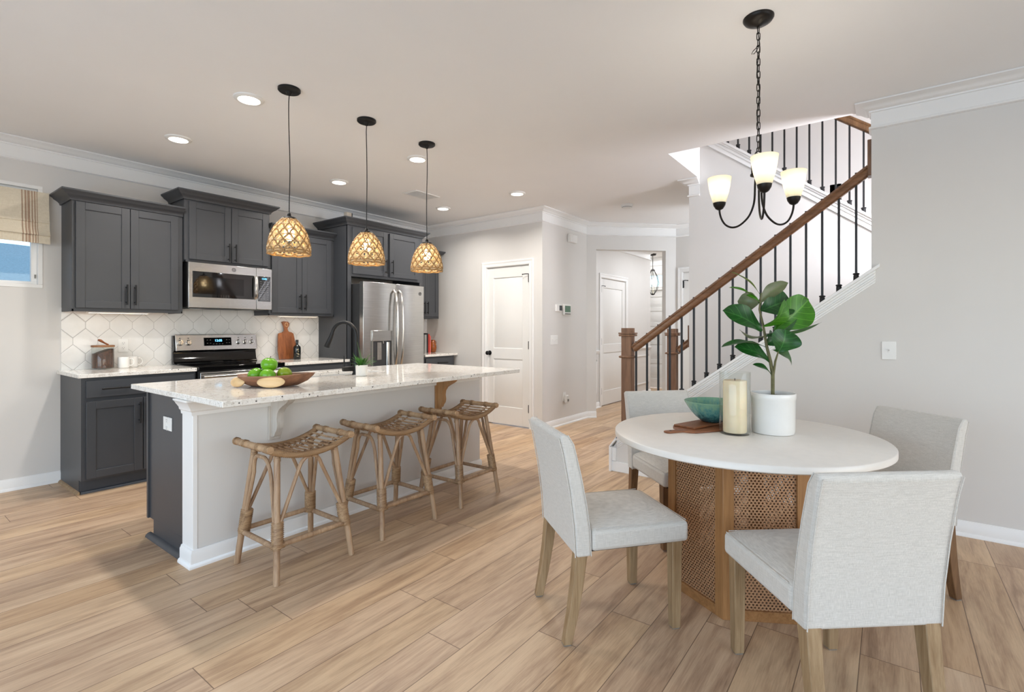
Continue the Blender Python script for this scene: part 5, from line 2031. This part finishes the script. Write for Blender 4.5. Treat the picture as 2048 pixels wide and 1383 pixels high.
# plant on the table
PC = Vector((2.738, .459, TZ))
t = thing('fiddle_leaf_plant', 'broad-leaved green plant in a white cylinder pot on the dining table', 'plant', PC)
MB().lathe([(.088, 0), (.093, .003), (.096, .02), (.098, .165), (.100, .168), (.101, .192), (.098, .196), (.094, .196), (.092, .17), (.092, .158)], 48, capt=True).build('pot', 'ceramic_white', t)
MB().lathe([(.0915, .150), (.091, .176), (.07, .179), (.02, .181)], 32).build('soil', 'soil_moss', t)


def L3(a, d, h):
    q = ER * a + EW * d
    return Vector((q.x, q.y, h))


LEAVES = [
    ((-0.062, 0, 0.672), (-0.172, 0.05, 0.798), 0.036, 62, 0.010, 'leaf_bright'),
    ((-0.064, 0, 0.633), (-0.226, -0.04, 0.717), 0.036, 58, 0.012, 'leaf_bright'),
    ((-0.054, 0, 0.618), (-0.146, -0.05, 0.673), 0.028, 40, 0.008, 'leaf_bright'),
    ((-0.072, 0, 0.633), (0.076, 0.02, 0.735), 0.060, -150, 0.012, 'leaf_olive'),
    ((-0.069, 0.0, 0.633), (-0.142, 0.06, 0.648), 0.075, 150, 0.012, 'leaf_olive'),
    ((-0.054, 0, 0.496), (-0.248, -0.03, 0.602), 0.100, 20, 0.015, 'leaf_dark'),
    ((-0.05, -0.01, 0.52), (0.042, -0.06, 0.637), 0.085, 50, 0.022, 'leaf_bright'),
    ((-0.052, 0.02, 0.594), (0.134, 0.08, 0.657), 0.120, -5, 0.012, 'leaf_dark'),
    ((0.033, 0.05, 0.5), (0.213, 0.05, 0.655), 0.132, 8, 0.014, 'leaf_bright'),
    ((-0.045, 0, 0.471), (0.12, -0.02, 0.549), 0.045, 65, 0.014, 'leaf_dark'),
    ((-0.03, 0.02, 0.481), (0.279, 0.06, 0.53), 0.034, 74, 0.010, 'leaf_olive'),
    ((0.003, -0.045, 0.395), (0.035, -0.06, 0.505), 0.115, 4, 0.012, 'leaf_dark'),
    ((-0.035, 0, 0.417), (-0.275, -0.06, 0.436), 0.050, 66, 0.016, 'leaf_dark'),
    ((-0.03, 0.02, 0.471), (-0.144, 0.05, 0.493), 0.046, -120, 0.010, 'leaf_olive'),
    ((-0.015, 0, 0.344), (-0.19, -0.03, 0.428), 0.078, 30, 0.016, 'leaf_dark'),
    ((0.007, 0.02, 0.402), (0.113, 0.02, 0.34), 0.062, -35, 0.014, 'leaf_olive'),
    ((-0.008, 0, 0.28), (-0.101, -0.02, 0.34), 0.034, 45, 0.010, 'leaf_dark'),
    ((-0.03, 0.01, 0.427), (0.04, 0.05, 0.48), 0.070, 10, 0.012, 'leaf_dark'),
]
TRUNK = [(-0.001, 0, 0.182), (-0.001, 0, 0.285), (-0.013, 0, 0.349), (-0.032, 0.0, 0.427), (-0.047, 0.0, 0.52), (-0.067, 0.0, 0.603), (-0.057, 0, 0.684)]
BRANCH = [(0.002, 0, 0.285), (0.001, -0.02, 0.35), (0.003, -0.045, 0.4)]


def leaf(parent, b, e, w, roll, curl, mat):
    b, e = L3(*b), L3(*e)
    d = (e - b)
    L = d.length
    d.normalize()
    view = -EW + Vector((0, 0, .25))
    nrm = (view - d * view.dot(d)).normalized()
    nrm = Matrix.Rotation(radians(roll), 3, d) @ nrm
    side = d.cross(nrm).normalized()
    nu, nv = 12, 8
    mb = MB()
    vs, uv = [], []
    for i in range(nu + 1):
        f = i / nu
        ww = w * .62 * max(f, .004) ** .62 * max(0, 1 - f ** 4.5) ** .5 * (.80 + .28 * sin(pi * min(1, f * 1.15)) ** 2) * 1.5
        ww = max(ww, .0012)
        for j in range(nv + 1):
            g = 2 * j / nv - 1
            wave = .05 * w * sin(f * 9 + g * 2) * abs(g) ** 2
            p = b + d * (L * f) + side * (g * ww) + nrm * (abs(g) ** 1.4 * ww * .30 + wave + curl * sin(pi * f) * 1.2 - curl * 1.1 * f * f)
            vs.append(p)
            uv.append((f, j / nv))
    fs = [(i * (nv + 1) + j, (i + 1) * (nv + 1) + j, (i + 1) * (nv + 1) + j + 1, i * (nv + 1) + j + 1) for i in range(nu) for j in range(nv)]
    me = bpy.data.meshes.new('leaf')
    me.from_pydata([tuple(v) for v in vs], [], fs)
    ul = me.uv_layers.new(name='UVMap')
    for lp in me.loops:
        ul.data[lp.index].uv = uv[lp.vertex_index]
    for p in me.polygons:
        p.use_smooth = True
    if len(me.polygons) and me.polygons[len(me.polygons) // 2].normal.dot(nrm) < 0:
        me.flip_normals()
    me.materials.append(MATS[mat])
    o = bpy.data.objects.new('leaf', me)
    COL.objects.link(o)
    o.parent = parent
    sb = o.modifiers.new('sub', 'SUBSURF')
    sb.levels = sb.render_levels = 1
    return o


MB().tube([L3(*p) for p in TRUNK], [.0085, .0085, .008, .0068, .0055, .0045, .0028], 10).tube([L3(*p) for p in BRANCH], [.006, .005, .003], 8).build('trunk', 'trunk_bark', t)
for lf in LEAVES:
    leaf(t, *lf)

# candle in a glass cylinder
t = thing('hurricane_candle', 'tall clear glass cylinder holding a thick cream candle', 'candle holder', (2.598, .602, TZ))
MB().lathe([(.064, 0), (.069, .003), (.0705, .012), (.0705, .297), (.069, .300), (.0675, .297), (.0675, .014), (.06, .008), (.02, .007)], 48).build('glass', 'clear_glass', t)
cn = MB().lathe([(.050, .0085), (.0535, .013), (.0535, .256), (.051, .259), (.03, .256), (.01, .257)], 40).build('candle', 'candle_wax', t)
MB().tube([(0, 0, .255), (.001, 0, .268)], .0018, 6).build('wick', 'wick_dark', cn)

# boards and bowl
t = thing('serving_board', 'small wooden paddle board lying on the dining table, handle towards the kitchen', 'cutting board', (2.407, .876, TZ), atan2(-.56, .83))
o = [(0, -.012), (.012, -.020), (.06, -.018), (.09, -.020), (.105, -.045), (.13, -.062), (.38, -.062), (.40, -.05), (.40, .10), (.38, .112), (.13, .112), (.105, .08), (.09, .020), (.06, .018), (.012, .020), (0, .012)]
MB().prism(o, 'z', .0003, .0095).build('board', 'acacia_flat', t, .002)
MB().lathe([(.006, .0085), (.006, .0101)], 12, (.03, 0, 0)).build('handle_hole', 'wick_dark', t)
t = thing('serving_board', 'plain rectangular wooden board stacked on the paddle board under the teal bowl', 'cutting board', (2.69, .775, TZ + .0099), atan2(-.296, .955))
MB().box(-.155, .16, -.050, .070, 0, .009).build('board', 'acacia_flat', t, .002)
BZ = TZ + .0193
t = thing('teal_bowl', 'teal glazed ceramic bowl standing on two stacked wooden boards', 'bowl', (2.768, .750, BZ))
MB().lathe([(.050, 0), (.060, .003), (.088, .025), (.112, .052), (.132, .082), (.146, .106), (.142, .108), (.127, .084), (.107, .055), (.082, .029), (.03, .014)], 48).build('body', 'teal_glaze', t, sharp=60)
for k, (x, y, r, lb) in enumerate(((-.045, .040, .024, 'pale knobbly dried pod in the teal bowl, nearest the stairs'), (.024, -.020, .020, 'smaller pale dried pod in the teal bowl, nearest the candle'))):
    tt = thing('dried_pod', lb, 'dried pod', (2.768 + x, .750 + y, BZ + (.058 if k == 0 else .052)), k * 1.0, 'dried pods in the teal bowl')
    mb = MB().ball((0, 0, 0), r, r * .9, r * .8, 14, 10)
    mb.v = [tuple(c * (1 + .09 * sin(31 * i)) for c in v) for i, v in enumerate(mb.v)]
    mb.build('pod', 'speaker_cloth', tt)
